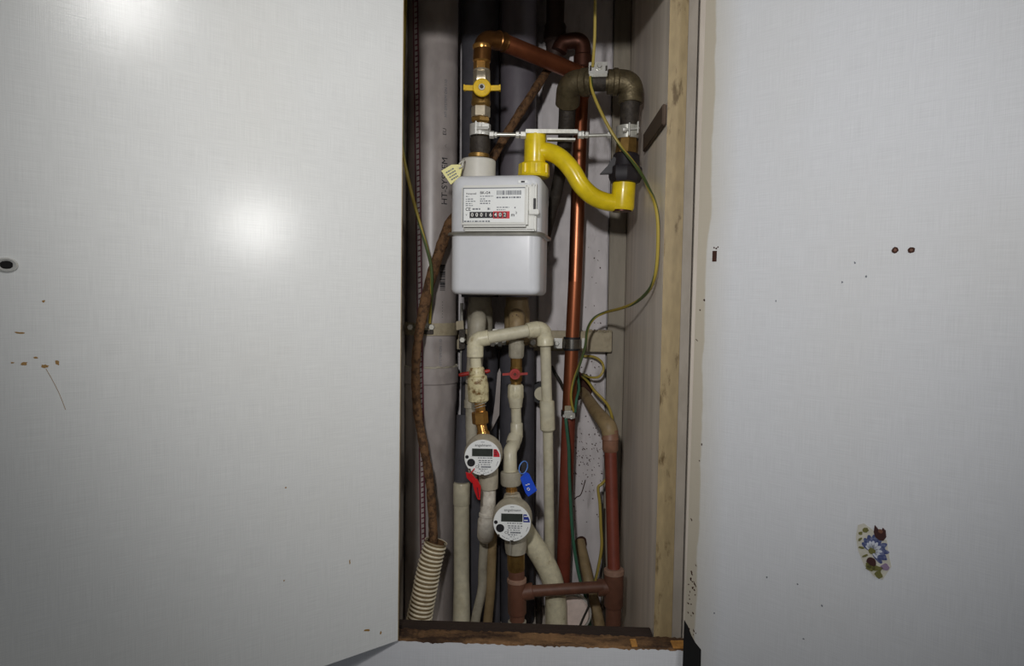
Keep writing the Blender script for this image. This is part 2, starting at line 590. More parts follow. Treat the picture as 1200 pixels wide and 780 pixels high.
# its raw chipboard top, with broken lips
mb = MB()
nn = 130
rows = []
for i in range(nn + 1):
    x = -.30 + (xr_ - .002 + .30) * i / nn
    row = []
    for k, yy in enumerate((.0002, .004, .012, .020, .028, .036)):
        zz = SILL - .0004 + random.uniform(-.0012, .0013) - (.0014 * random.random() if k == 0 else 0)
        row.append((x, yy, zz))
    rows.append([(x, .0002, SILL - .06)] + row + [(x, .036, SILL - .06)])
for i in range(nn):
    m_ = len(rows[0])
    o0 = len(mb.v)
    mb.v += [Vector(p) for p in rows[i]] + [Vector(p) for p in rows[i + 1]]
    for k in range(m_ - 1):
        mb.f.append([o0 + k, o0 + k + 1, o0 + m_ + k + 1, o0 + m_ + k])
mb.build('chipboard_core', M['chip'], panel, sharp=20)
xa = P(744, 752, 0).x
for x, wd in ((xa, .0045), (P(797, 756, 0).x, .010)):
    MB().box((x, .012, SILL + .0010), (wd, 0, .0004), (0, .011, 0), (0, 0, .0011)).build('splinter', M['chip_orange'], panel, bevel=.0006)
struct('trim_2', MB().aabb(XL, XR - .002, .0375, .059, SILL - .05, SILL + .0035), M['dark_wood'], bevel=.0012)

# the diagonal brown batten on the right side board
mb = MB().aabb(XR - .007, XR - .0006, .038, .225, P(777, 146, .037).z, P(777, 121, .037).z)
tag(mb.build('shelf_batten', M['brown_wood'], bevel=.0015), 'dark brown wooden batten screwed level on the right side board', 'batten')


# ------------------------------------------------------------------ doors
def door_frame(hinge_top, hinge_bot, u):
    """frame with x along the door, y into it (away from the camera), z up the hinge line"""
    z = (hinge_top - hinge_bot).normalized()
    u = Vector(u).normalized()
    nrm = z.cross(u).normalized()
    if nrm.y < 0:
        nrm = -nrm
    m = Matrix((u, nrm, z)).transposed().to_4x4()
    m.translation = hinge_bot
    return m


def on_door(mx, px, py):
    """door coordinates of the point seen at a place of the photograph"""
    d = fw * F + rt * (px - 600.0) + up * (390.0 - py)
    inv = mx.inverted()
    a, b = inv @ CAM, inv.to_3x3() @ d
    t = -a.y / b.y
    q = a + b * t
    return q.x, q.z


def disc(mb, x, z, rx, rz, y0, y1, n=18, rot=0, jit=0):
    pts = []
    for k in range(n):
        a = 2 * PI * k / n
        j = 1 + random.uniform(-jit, jit)
        p, q = rx * math.cos(a) * j, rz * math.sin(a) * j
        pts.append((x + p * math.cos(rot) - q * math.sin(rot), y0, z + p * math.sin(rot) + q * math.cos(rot)))
    return mb.prism(pts, (0, y1 - y0, 0))


def child(mb, name, m, par, label=None, bevel=0.0, sharp=35):
    """part built in the frame of its (transformed) parent"""
    o = mb.build(name, m, None, label=label, matrix=Matrix.Identity(4), bevel=bevel, sharp=sharp)
    o.parent = par
    return o


hb = P(466.5, 750.5, -.012)
ht = Vector((hb.x + .001, hb.y, hb.z + 1.0))
DL = door_frame(ht, hb, (-.747, -.665, 0))
mb = MB().aabb(0, .60, 0, .018, 0, 1.30)
dl = mb.build('door_1', M['door_left'], kind='structure', matrix=DL, bevel=.0008)
child(MB().aabb(-.0011, -.0001, .0006, .0174, .001, 1.299), 'edge_strip', M['edge_band'], dl)
kx, kz = on_door(DL, 7.5, 310.5)
mb = MB()
mb.lathe((kx, .0005, kz), (kx, -.004, kz), [(0, .0062), (.6, .0062), (1, .0052)], 28)
mb2 = MB()
ring = []
for r_, y_ in ((.0046, -.0030), (.0066, -.0044), (.0078, -.0030), (.0082, -.0002)):
    ring.append([(kx + 1.25 * r_ * math.cos(2 * PI * k / 28), y_, kz + .92 * r_ * math.sin(2 * PI * k / 28)) for k in range(28)])
mb2.rings(ring, caps=False)
kr = child(mb2, 'keyhole_ring', M['steel'], dl, 'oval metal keyhole ring')
child(MB().aabb(kx - .0052, kx + .0052, -.0026, -.0002, kz - .0036, kz + .0036), 'keyhole', M['black'], dl, 'dark keyhole', bevel=.0008)
for px, py, rx, rz, rot in ((23, 390, 3.6, 1.0, .1), (28, 426, 2.6, 2.2, 0), (42, 419, 1.6, 1.1, 0), (53, 429, 2.6, 1.9, .2), (67, 425, 1.5, 2.6, -.4), (15, 425, 1.2, .8, 0),
                            (410, 658, .7, 3.5, 0), (430, 738, 4, 2.0, .2), (446, 741, 1.2, 2.2, 0), (51, 353, 1.2, 1.4, 0), (335, 571, 1, 1, 0), (333, 680, .9, .9, 0)):
    x, z = on_door(DL, px, py)
    k = .00095
    child(disc(MB(), x, z, rx * k * 1.25, rz * k, -.0003, .0001, 12, rot, .3), 'stain', M['stain'], dl)
pts = [on_door(DL, a, b) for a, b in ((54, 432), (62, 446), (70, 462), (77, 480))]
child(MB().tube([(x, -.0001, z) for x, z in smooth([Vector((p[0], 0, p[1])) for p in pts], 4) and [(q.x, q.z) for q in smooth([Vector((p[0], 0, p[1])) for p in pts], 4)]], .00025, 5), 'scratch', M['stain'], dl)

# right door, hanging a little out of plumb and longer than the opening
hA, hB = P(829.5, 20, -.010), P(804, 700, -.010)
dv = (hA - hB)
hb = hB - dv * .45
ht = hA + dv * .30
DR = door_frame(ht, hb, (.70, -.714, 0))
HR = (ht - hb).length
dr = MB().aabb(0, .72, 0, .018, 0, HR).build('door_2', M['door_right'], kind='structure', matrix=DR, bevel=.0015)
for px, py, rx, rz in ((1052.5, 292, 3.2, 4.2), (1071.5, 292, 3.4, 3.8)):
    x, z = on_door(DR, px, py)
    k = .00086
    child(disc(MB(), x, z, rx * k * 1.3, rz * k, -.0004, .0001, 18, 0, .12), 'screw_hole', M['hole'], dr)
    child(disc(MB(), x + .0003, z, rx * k * .55, rz * k * .5, -.0007, -.0003, 10), 'wall_plug', M['brown'], dr)
x, z = on_door(DR, 840, 300)
child(MB().aabb(x - .0034, x + .0034, -.0006, .0001, z - .0075, z + .0075), 'chipped_patch', M['hole'], dr, bevel=.0002)
for px, py in ((839.5, 290), (842, 291), (844, 289.5)):
    x, z = on_door(DR, px, py)
    child(disc(MB(), x, z, .0012, .0011, -.0004, .0001, 8, 0, .3), 'chip', M['hole'], dr)
for i in range(34):
    py = random.choice([random.uniform(655, 745), random.uniform(655, 745), random.uniform(300, 650)])
    px = 806 + (700 - py) * .0375 + random.uniform(1, 12)
    x, z = on_door(DR, px, py)
    child(disc(MB(), x, z, random.uniform(.0005, .0014), random.uniform(.0007, .0022), -.0003, .0001, 8, random.random(), .4), 'chip', M['hole'], dr)
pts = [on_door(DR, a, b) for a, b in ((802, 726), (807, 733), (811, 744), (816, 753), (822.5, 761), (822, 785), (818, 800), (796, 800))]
child(MB().prism([(max(-.0002, x), -.0005, z) for x, z in pts], (0, .0006, 0)), 'painted_gap', M['black'], dr, 'black patch painted for the dark gap at the broken hinge corner')  # flat black sheet painting the dark gap where the door corner is missing
for px, py in ((900, 676), (936, 684), (965, 709), (838, 718), (943, 748), (1005, 307), (1018, 323), (990, 330), (912, 352)):
    x, z = on_door(DR, px, py)
    child(disc(MB(), x, z, .0010, .0013, -.0003, .0001, 8, random.random(), .4), 'speck', M['ink_grey'], dr)
# transfer of a flower, seen at (1024, 645)


def dp(a, b):      # place in the zoomed crop of the sticker (780 px = 100 px from 980, 590)
    return on_door(DR, 980 + a / 7.8, 590 + b / 7.8)


stk = child(MB().prism([(dp(a, b)[0], -.0004, dp(a, b)[1]) for a, b in ((215, 190), (270, 175), (370, 250), (480, 330), (500, 470), (520, 570), (440, 690), (360, 660), (270, 560), (215, 420), (195, 300))],
                       (0, .0005, 0)), 'flower_sticker', M['sticker'], dr, 'peeling blue and white flower sticker')
cx_, cz_ = dp(345, 420)
for k in range(9):
    a = -.75 + 3.5 * k / 8
    L = .0145 + .004 * math.cos(a - .6)
    ex, ez = cx_ + math.cos(a) * L * .95, cz_ + math.sin(a) * L * 1.15
    mx_, mz_ = (cx_ + ex) / 2, (cz_ + ez) / 2
    child(disc(MB(), mx_, mz_, L * .58, .0034, -.0008 - .0001 * (k % 2), -.0003, 14, math.atan2(ez - cz_, ex - cx_)), 'petal', M['flower_blue'], stk)
    child(disc(MB(), mx_ * .6 + cx_ * .4, mz_ * .6 + cz_ * .4, L * .36, .0021, -.0012, -.0003, 12, math.atan2(ez - cz_, ex - cx_)), 'petal', M['flower_white'], stk)
for a, b, rx, rz, m_ in ((345, 425, .0040, .0040, 'leaf'), (340, 520, .0052, .0062, 'flower_brown'), (465, 570, .0046, .0040, 'flower_pink'), (440, 480, .0052, .0036, 'flower_blue'),
                         (330, 580, .0056, .0036, 'leaf'), (390, 585, .0062, .0030, 'leaf'), (405, 640, .0042, .0042, 'leaf'), (310, 560, .003, .004, 'leaf'), (285, 235, .0034, .0030, 'leaf'),
                         (240, 265, .0024, .0018, 'leaf'), (235, 320, .0028, .0014, 'leaf'), (245, 395, .0032, .0013, 'leaf'), (280, 470, .0034, .0012, 'leaf'), (455, 408, .0014, .0014, 'flower_blue')):
    x, z = dp(a, b)
    child(disc(MB(), x, z, rx, rz, -.0013, -.0003, 12, random.random(), .2), 'petal' if 'flower' in m_ else 'leaf', M[m_], stk)
bp_ = [(362, 250), (372, 190), (400, 225), (425, 250), (445, 215), (470, 240), (475, 300), (450, 332), (410, 325), (375, 295)]
child(MB().prism([(dp(a, b)[0], -.0016, dp(a, b)[1]) for a, b in bp_], (0, .0017, 0)), 'torn_patch', M['flower_brown'], dr, 'dark brown torn patch')
x, z = dp(425, 245)
child(disc(MB(), x, z, .0026, .0022, -.0021, -.0012, 10, 0, .2), 'torn_patch', M['brown'], dr)

# ------------------------------------------------------------------ big grey drain pipe at the left
YD = .40
bz = ZB
s = sc(YD)
dp_ = thing('drain_pipe', 'thick pale grey plastic drain pipe running up beside the left door', 'pipe', (P(504, 600, YD).x, YD, bz))
mb = MB()
mb.lathe(P(508, -90, YD), P(504.5, 436, YD), [(0, 29.5 * s), (1, 29.5 * s)], 40)
mb.build('upper_pipe', M['pvc'], dp_)
mb = MB()
stack(mb, [(504.5, 428, 30), (504.5, 429, 32.6), (504.5, 446, 32.8), (504.5, 447.5, 31.6), (504.5, 450, 31.6), (504, 466, 31.6), (504, 474, 30.2), (502, 740, 29.5), (502, 850, 29.5)], YD, 40)
mb.build('socket_pipe', M['pvc'], dp_, 'wider socket and lower length')
mb = MB()
# rough rim of sealant on the socket
pts, rad_ = [], []
for k in range(61):
    a = 2 * PI * k / 60
    pts.append(P(504.5, 428.2, YD) + Vector((math.cos(a) * 30.6 * s, math.sin(a) * 30.6 * s, random.uniform(-.0015, .0018))))
    rad_.append(random.uniform(.0012, .0036))
mb.tube(pts, rad_, 7)
mb.build('sealant', M['greywhite'], dp_, kind='stuff')


def wrap(txt, size, px, py, m, bold=0):
    """writing running down the drain pipe"""
    vs, fs = text_mesh(txt, size)
    c = P(508 - 3.5 * (py + 90) / 526, py, YD)
    R = 29.5 * s + .0004
    off = (px - 504.5) * s
    th0 = math.asin(max(-1, min(1, off / R)))
    out = []
    for v in vs:
        # writing direction goes upwards, its top to the left
        th = th0 - v.y / R
        out.append(c + Vector((R * math.sin(th), -R * math.cos(th), v.x)))
    return MB().add(out, fs).build('writing', m, dp_)


wrap('HT-SYSTEM', .0185, 523, 216, M['ink'])
wrap('EU', .0115, 522.5, 160, M['ink'])
wrap('HT-SYSTEM DN 110', .0085, 523.5, 122, M['ink_grey'])
wrap('.-.', .010, 523, 176, M['ink'])
wrap('HT-SYSTEM DN 110', .0075, 520, 414, M['ink_grey'])
wrap('. . . . . .', .012, 520, 362, M['ink'])
mb = MB()
for k in range(15):
    z0 = P(519, 312 + k * 2.0, YD).z
    wd = random.choice([.0007, .0012, .0018])
    R = 29.5 * s + .0004
    th = [math.asin((518.6 - 504.5) * s / R) + q * .075 for q in range(4)]
    c = P(508 - 3.5 * (402 + k * 2.0) / 526, 312 + k * 2.0, YD)
    for q in range(3):
        mb.add([c + Vector((R * math.sin(th[q + a]), -R * math.cos(th[q + a]), b)) for a, b in ((0, -wd), (1, -wd), (1, wd), (0, wd))], [(0, 1, 2, 3)])
mb.build('barcode', M['ink'], dp_)

# printed strip in front of it
ya = .335
mb = MB()
A, B = P(486, -60, ya), P(497, 735, ya)
ax = Vector((1, 0, 0))
dirv = (B - A).normalized()
MBs = MB().box((A + B) / 2, ax * .0050, Vector((0, .0008, 0)), dirv * (A - B).length / 2)
st = MBs.build('marker_strip', M['pvc'])
tag(st, 'narrow grey strip with dark red ladder marks before the drain pipe', 'strip')
for sgn in (-1, 1):
    MB().box((A + B) / 2 + ax * .0042 * sgn - Vector((0, .001, 0)), ax * .0013, Vector((0, .0004, 0)), dirv * (A - B).length / 2).build('border_line', M['dark_red'], st)
mb = MB()
nst = 128
for k in range(nst):
    c = A.lerp(B, (k + .5) / nst) - Vector((0, .001, 0)) + ax * .0008
    mb.box(c, (ax - dirv * .35) * .0026, Vector((0, .0004, 0)), dirv * .0013)
mb.build('ladder_marks', M['dark_red'], st, kind='stuff')

# clamp round the drain pipe
cl = thing('pipe_clamp', 'beige metal band clamp with two bolts around the grey drain pipe', 'clamp', tuple(P(504, 392, YD) + Vector((0, -.05, 0))))
mb = MB()
c = P(504.8, 384.5, YD)
ring = []
R = 30.2 * s
for dz, rr in ((-.0125, R - .0002), (-.0125, R + .0022), (.0125, R + .0022), (.0125, R - .0002)):
    ring.append([c + Vector((math.sin(a) * rr, -math.cos(a) * rr, dz)) for a in [2 * PI * k / 40 for k in range(40)]])
mb.rings(ring + [ring[0]], caps=False)
mb.build('band', M['rail'], cl)
e = P(539, 381, .385)
MB().box(e, (.0075, 0, .0012), (0, .002, 0), (-.0005, 0, .009)).build('ear', M['rail'], cl, bevel=.0008)
MB().box(P(472.5, 384, .37), (.010, 0, 0), (0, .003, 0), (0, 0, .0125)).build('ear', M['rail'], cl, bevel=.0008)
for px, py in ((481.5, 383), (500, 381), (506.5, 383)):
    a = P(px, py, .352)
    mb = MB().lathe(a, a + Vector((0, -.010, 0)), [(0, .0066), (.8, .0066), (1, .0054)], 6)
    mb.build('bolt', M['galv'], cl)
a = P(501, 389, .345)
MB().box(a, (.012, 0, 0), (0, .004, 0), (0, 0, .004)).build('lock_plate', M['iron_dark'], cl, bevel=.001)
tag(MB().tube(PP([(541, 440, .41), (541, 355, .41)]), .0032, 10).build('threaded_rod', M['galv']), 'thin grey vertical steel rod right of the drain pipe', 'rod')

# ------------------------------------------------------------------ rusty conduit and corrugated sleeve
pts = PP([(650, 66, .42), (643, 80, .39), (625, 108, .335), (603, 142, .33), (585, 172, .325), (565, 205, .32), (545, 235, .318), (527, 263, .305), (516, 292, .295), (504, 330, .29), (495, 370, .285),
          (489, 405, .285), (487, 440, .285), (489, 480, .282), (496, 520, .28), (503, 560, .275), (506.5, 600, .272), (508, 640, .27)])
sp = smooth(pts, 6)
rr = [(5.3 + .6 * math.sin(i * 1.9) * math.sin(i * .7) + (1.2 if 40 < i < 62 else 0)) * sc(.29) for i in range(len(sp))]
tag(MB().tube(sp, rr, 12).build('rusty_conduit', M['rust']), 'crusty brown conduit curving from behind the gas meter into the ivory sleeve', 'conduit')
path = smooth(PP([(511, 634, .268), (504, 660, .265), (497, 695, .262), (489, 740, .262), (484, 800, .262)]), 60)
rr, pp = [], []
Ls = 0
for i, p in enumerate(path):
    if i:
        Ls += (p - path[i - 1]).length
    fr = i / (len(path) - 1)
    base = (14.0 + 2.6 * fr) * sc(.265)
    rr.append(base - .0038 * (.5 - .5 * math.cos(2 * PI * Ls / .0080)) ** .7)
mb = MB().tube(path, rr, 26, caps=False)
inner = MB().tube(path[:60], [.0165] * 60, 20, caps=False)
cs = mb.build('corrugated_sleeve', M['ivory'], sharp=80)
tag(cs, 'ivory corrugated plastic sleeve leaning at the bottom left of the cupboard', 'tube')
inner.build('inner_wall', M['rust'], cs)
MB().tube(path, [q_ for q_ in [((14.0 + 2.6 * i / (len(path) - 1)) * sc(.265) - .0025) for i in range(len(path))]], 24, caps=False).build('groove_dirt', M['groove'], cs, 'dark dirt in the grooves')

# ------------------------------------------------------------------ two insulated risers with exposed tees
for (xt, xb, hw, fm, lab, tx) in ((563.5, 556, 21.8, 'greywhite', 'dark foam wrapped riser with a grey tee, left of the two behind the gas meter', 562.5),
                                  (608.5, 606, 20.6, 'tan', 'dark foam wrapped riser with a brown stained tee behind the gas meter', 606)):
    Y = .415
    k = sc(Y)
    t = thing('insulated_riser', lab, 'pipe', (P(xb, 700, Y).x, Y, bz))
    mb = MB()
    mb.lathe(P(xt, -90, Y), P(tx, 348, Y), [(0, hw * k), (1, hw * k)], 28)
    mb.build('upper_insulation', M['foam' if fm == 'greywhite' else 'grey_pipe'], t)
    mb = MB()
    A, B = P(tx, 404, Y), P(xb, 850, Y)
    mb.lathe(A, B, [(0, (hw - 3) * k), (.02, hw * k), (1, hw * k)], 28)
    mb.build('lower_insulation', M['foam'], t)
    mb = MB()
    stack(mb, [(tx, 338, 13), (tx, 356, 13.4), (tx, 364, 15), (tx, 400, 15), (tx, 401, 13), (tx, 412, 13)], Y, 24)
    mb.build('tee', M[fm], t, 'grey white tee fitting' if fm == 'greywhite' else 'brown stained tee fitting')
    # branch: comes forward and turns down
    yb = .33
    if fm == 'greywhite':
        path = bent(PP([(561, 374, .415), (560.5, 372, yb), (558, 402, yb + .004), (555, 448, .345)]), .022)
        rad = 9.6
    else:
        path = bent(PP([(606, 372, .415), (605.5, 370, yb), (605.5, 400, yb)]), .022)
        rad = 9.6
    mb = MB().tube(path, rad * sc(yb), 18)
    mb.build('branch_elbow', M[fm], t)
    if fm == 'tan':
        a = P(604, 370, .318)
        for q in range(4):
            c_ = a + Vector((random.uniform(-.006, .006), -.0015, random.uniform(-.004, .004)))
            MB().lathe(c_, c_ + Vector((0, -.002, 0)), [(0, .0009), (1, .0009)], 6).build('stain_dot', M['brown'], t)

# ------------------------------------------------------------------ back column of the hot water: coupling and pale pipe, valve with red wing
t = thing('hot_branch_pipe', 'pale pipe with coupling hidden behind the cream column at the left', 'pipe', tuple(P(552, 560, .345)))
mb = MB()
stack(mb, [(553.5, 450, 8.4), (553.5, 468, 8.4), (553.2, 468.5, 9.4), (553, 477, 9.4), (553, 477.5, 7.6), (552, 560, 7.4)], .345, 20)
mb.build('pipe', M['greywhite'], t)
t = thing('water_valve', 'red winged valve half hidden behind the cream elbow column', 'valve', tuple(P(554, 446, .32)))
MB().lathe(P(557, 438, .345), P(555.5, 438, .300), [(0, .013), (.5, .013), (.5, .009), (1, .009)], 14).build('valve_body', M['brass_dull'], t)
mb = MB()
hc = P(556, 437, .30)
mb.lathe(hc + Vector((0, .004, 0)), hc + Vector((0, -.006, 0)), [(0, .012), (1, .011)], 18)
for sg, dz in ((-1, -.0045), (1, .0055)):
    A, B = hc + Vector((sg * .008, 0, 0)), hc + Vector((sg * .030, -.001, dz))
    mb.lathe(A, B, [(0, .0036), (.8, .0042), (1, .0025)], 10)
mb.build('wing_handle', M['red'], t, 'red wing handle')

# ------------------------------------------------------------------ cream bridge: left column elbow, cross pipe, right elbow, long drop
YC = .25
k = sc(YC)
t = thing('bridge_pipe', 'cream plastic pipe bridging over the water valves with an elbow at each end', 'pipe', tuple(P(643, 740, YC)))
mb = MB()
mb.tube(PP([(566, 396.5, YC), (632, 385, YC + .03)]), 7.6 * k, 18)
mb.build('cross_pipe', M['cream_clean'], t)
mb = MB()
path = bent(PP([(572, 395.5), (556.5, 398), (556.8, 418)], YC), .026)
mb.tube(path, 9.2 * k, 20)
stack(mb, [(556.8, 404, 8.8), (556.8, 405, 9.8), (556.8, 417.5, 9.8), (556.8, 418.5, 8.8)], YC, 20)
A, B = P(560.5, 397.3, YC), P(573, 395.2, YC)
mb.lathe(A, B, [(0, 8.4 * k), (.05, 9.2 * k), (.95, 9.2 * k), (1, 8.4 * k)], 20)
mb.build('elbow', M['cream'], t)
mb = MB()
YD2 = YC + .034
path = bent(PP([(618, 387.3, YC + .024), (637.5, 384, YD2), (639, 404, YD2)]), .028)
mb.tube(path, 9.4 * k, 20)
A, B = P(622, 386.7, YC + .026), P(631, 385.2, YC + .03)
mb.lathe(A, B, [(0, 9 * k), (.05, 9.8 * k), (.95, 9.8 * k), (1, 9 * k)], 20)
stack(mb, [(638.8, 395, 9), (639, 396, 9.7), (639.2, 404.5, 9.7), (639.2, 405.5, 8)], YD2, 20)
mb.build('elbow', M['cream'], t)
mb = MB()
mb.tube(PP([(639, 400, YD2), (641, 474, YD2 + .008)]), 6.5 * k, 18)
mb.build('drop_pipe', M['cream_clean'], t)
mb = MB()
stack(mb, [(641, 469, 7.4), (641, 470, 8.8), (641.8, 503, 8.8), (642, 505, 7)], YD2 + .008, 20)
mb.build('coupling', M['cream_clean'], t)
mb = MB()
mb.tube(PP([(642, 500, YD2 + .009), (644, 640, .32), (645, 800, .345)]), 6.3 * k, 18)
mb.build('drop_pipe', M['cream_clean'], t)

# left front column going down to the hot meter
t = thing('hot_inlet_column', 'stained cream ribbed union and brass nut above the red marked water meter', 'fitting', tuple(P(566, 505, .235)))
mb = MB()
stack(mb, [(556.8, 416, 6.6), (558.3, 434, 6.6)], YC, 18)
mb.build('pipe', M['cream'], t)
mb = MB()
stack(mb, [(558.3, 430, 8.0), (558.5, 432, 9.2), (559, 440, 9.4), (559.3, 441, 11.5), (559.6, 452, 12.4), (560, 453, 12.4)], YC, 24)
mb.build('reducer', M['cream_dirty'], t)
mb = MB()
stack(mb, [(559.8, 448, 11.4), (559.8, 449, 12.6), (560.5, 459, 12.8), (560.5, 460, 12.2), (561, 469, 12.2), (561, 471, 10)], YC, 40, rib=(20, .0008))
mb.build('ribbed_union', M['cream_dirty'], t)
mb = MB()
stack(mb, [(561.5, 468, 6.2), (563, 484, 6.2)], .245, 8)
mb.build('nipple', M['brass'], t)
mb = MB()
mb.hexnut(P(562, 482, .24), P(563, 496.5, .24), 9.6 * sc(.24))
mb.build('hex_nut', M['brass'], t)
mb = MB()
mb.tube(PP([(563.5, 495, .24), (566, 507, .236)]), 6.2 * sc(.24), 14)
mb.build('tail_piece', M['brass'], t)
mb = MB()
for q in range(2):
    pts = []
    for j in range(15):
        a = 2 * PI * j / 14
        c = P(562 + 7.5 * math.cos(a) , 474 + q * 3 - 2.6 * math.cos(a + .5), .245)
        pts.append(c + Vector((0, .012 * math.sin(a), 0)))
    mb.tube(pts, .0006, 5)
mb.build('seal_wire', M['galv'], t)

# ------------------------------------------------------------------ column of the cold water
YV = .30
k = sc(YV)
t = thing('cold_inlet_column', 'cream ribbed couplings and pipe below the red winged brass valve', 'fitting', tuple(P(600, 553, .27)))
mb = MB()
stack(mb, [(605.5, 398, 8.5), (605.5, 402, 8.5), (605.2, 403, 9.4), (605, 417, 9), (605, 419.5, 7.5)], YV, 36, rib=(18, .0006))
mb.build('ribbed_coupling', M['greywhite'], t)
mb = MB()
stack(mb, [(604.5, 450, 8), (604.3, 452, 9.3), (604.2, 465, 9.6), (604.2, 466, 9.2)], YV, 36, rib=(18, .0006))
mb.build('ribbed_union', M['cream'], t)
mb = MB()
stack(mb, [(604.2, 465, 9), (604.6, 469, 8.6), (605, 474, 7.6), (605, 477, 7.4), (605, 478, 6), (605.3, 497, 6)], YV, 20)
mb.build('pipe', M['cream_clean'], t)
mb = MB()
stack(mb, [(605.4, 495, 6.5), (605.4, 496, 7.2), (605.6, 508, 7.4), (605.5, 512, 7.4)], YV, 20)
path = smooth(PP([(605.5, 505, YV), (605, 514, YV - .004), (602, 521, YV - .02), (598, 528, .262), (597.6, 540, .255), (598, 556, .253)]), 6)
mb.tube(path, [7.0 * k, ] * 12 + [7.6 * k] * 6 + [7.9 * k] * (len(path) - 18), 20)
mb.build('elbow', M['cream_clean'], t)
A, B = P(603.6, 510, .293), P(601, 519.5, .283)
MB().lathe(A, B, [(0, 7.5 * k), (.4, 8.2 * k), (1, 8.2 * k)], 20).build('elbow_collar', M['cream_clean'], t)
mb = MB()
stack(mb, [(598.4, 552, 11.4), (598.4, 553, 12.3), (598.8, 566, 12.3), (598.8, 568, 11)], .25, 26)
mb.build('union_collar', M['greywhite'], t, 'grey translucent union collar')
mb = MB()
stack(mb, [(599, 567, 6), (599.3, 572, 6), (599.3, 572.5, 7), (600, 584, 7)], .245, 14)
mb.build('nipple', M['brass'], t)

t = thing('water_valve', 'brass valve with red winged handle between cream couplings', 'valve', tuple(P(604.8, 452, YV)))
mb = MB()
stack(mb, [(605, 418, 6.6), (605, 432, 6.6)], YV, 8)
mb.build('valve_body', M['brass_dull'], t)
mb = MB()
stack(mb, [(605, 430, 7.2), (604.8, 446, 7.2), (604.7, 447, 6), (604.6, 452, 6)], YV, 16)
mb.build('lower_body', M['brass_dull'], t)
hc = P(603.6, 438, YV - .03)
MB().lathe(P(604.5, 438, YV), hc, [(0, .007), (1, .006)], 12).build('spindle', M['brass'], t)
mb = MB()
mb.lathe(hc + Vector((0, .006, 0)), hc + Vector((0, -.004, 0)), [(0, .0085), (.35, .0105), (1, .0100)], 20)
for sg in (-1, 1):
    A, B = hc + Vector((sg * .008, 0, 0)), hc + Vector((sg * .0235, 0, sg * .0012))
    mb.box((A + B) / 2, (B - A) / 2, (0, .0016, 0), (0, 0, .0022))
hd = mb.build('wing_handle', M['red'], t, 'red wing handle')
MB().lathe(hc + Vector((0, -.004, 0)), hc + Vector((0, -.0062, 0)), [(0, .0058), (1, .0052)], 16).build('handle_ring', M['red'], hd)
MB().lathe(hc + Vector((0, -.006, 0)), hc + Vector((0, -.0078, 0)), [(0, .0034), (1, .0028)], 6).build('screw', M['copper_dark'], hd)


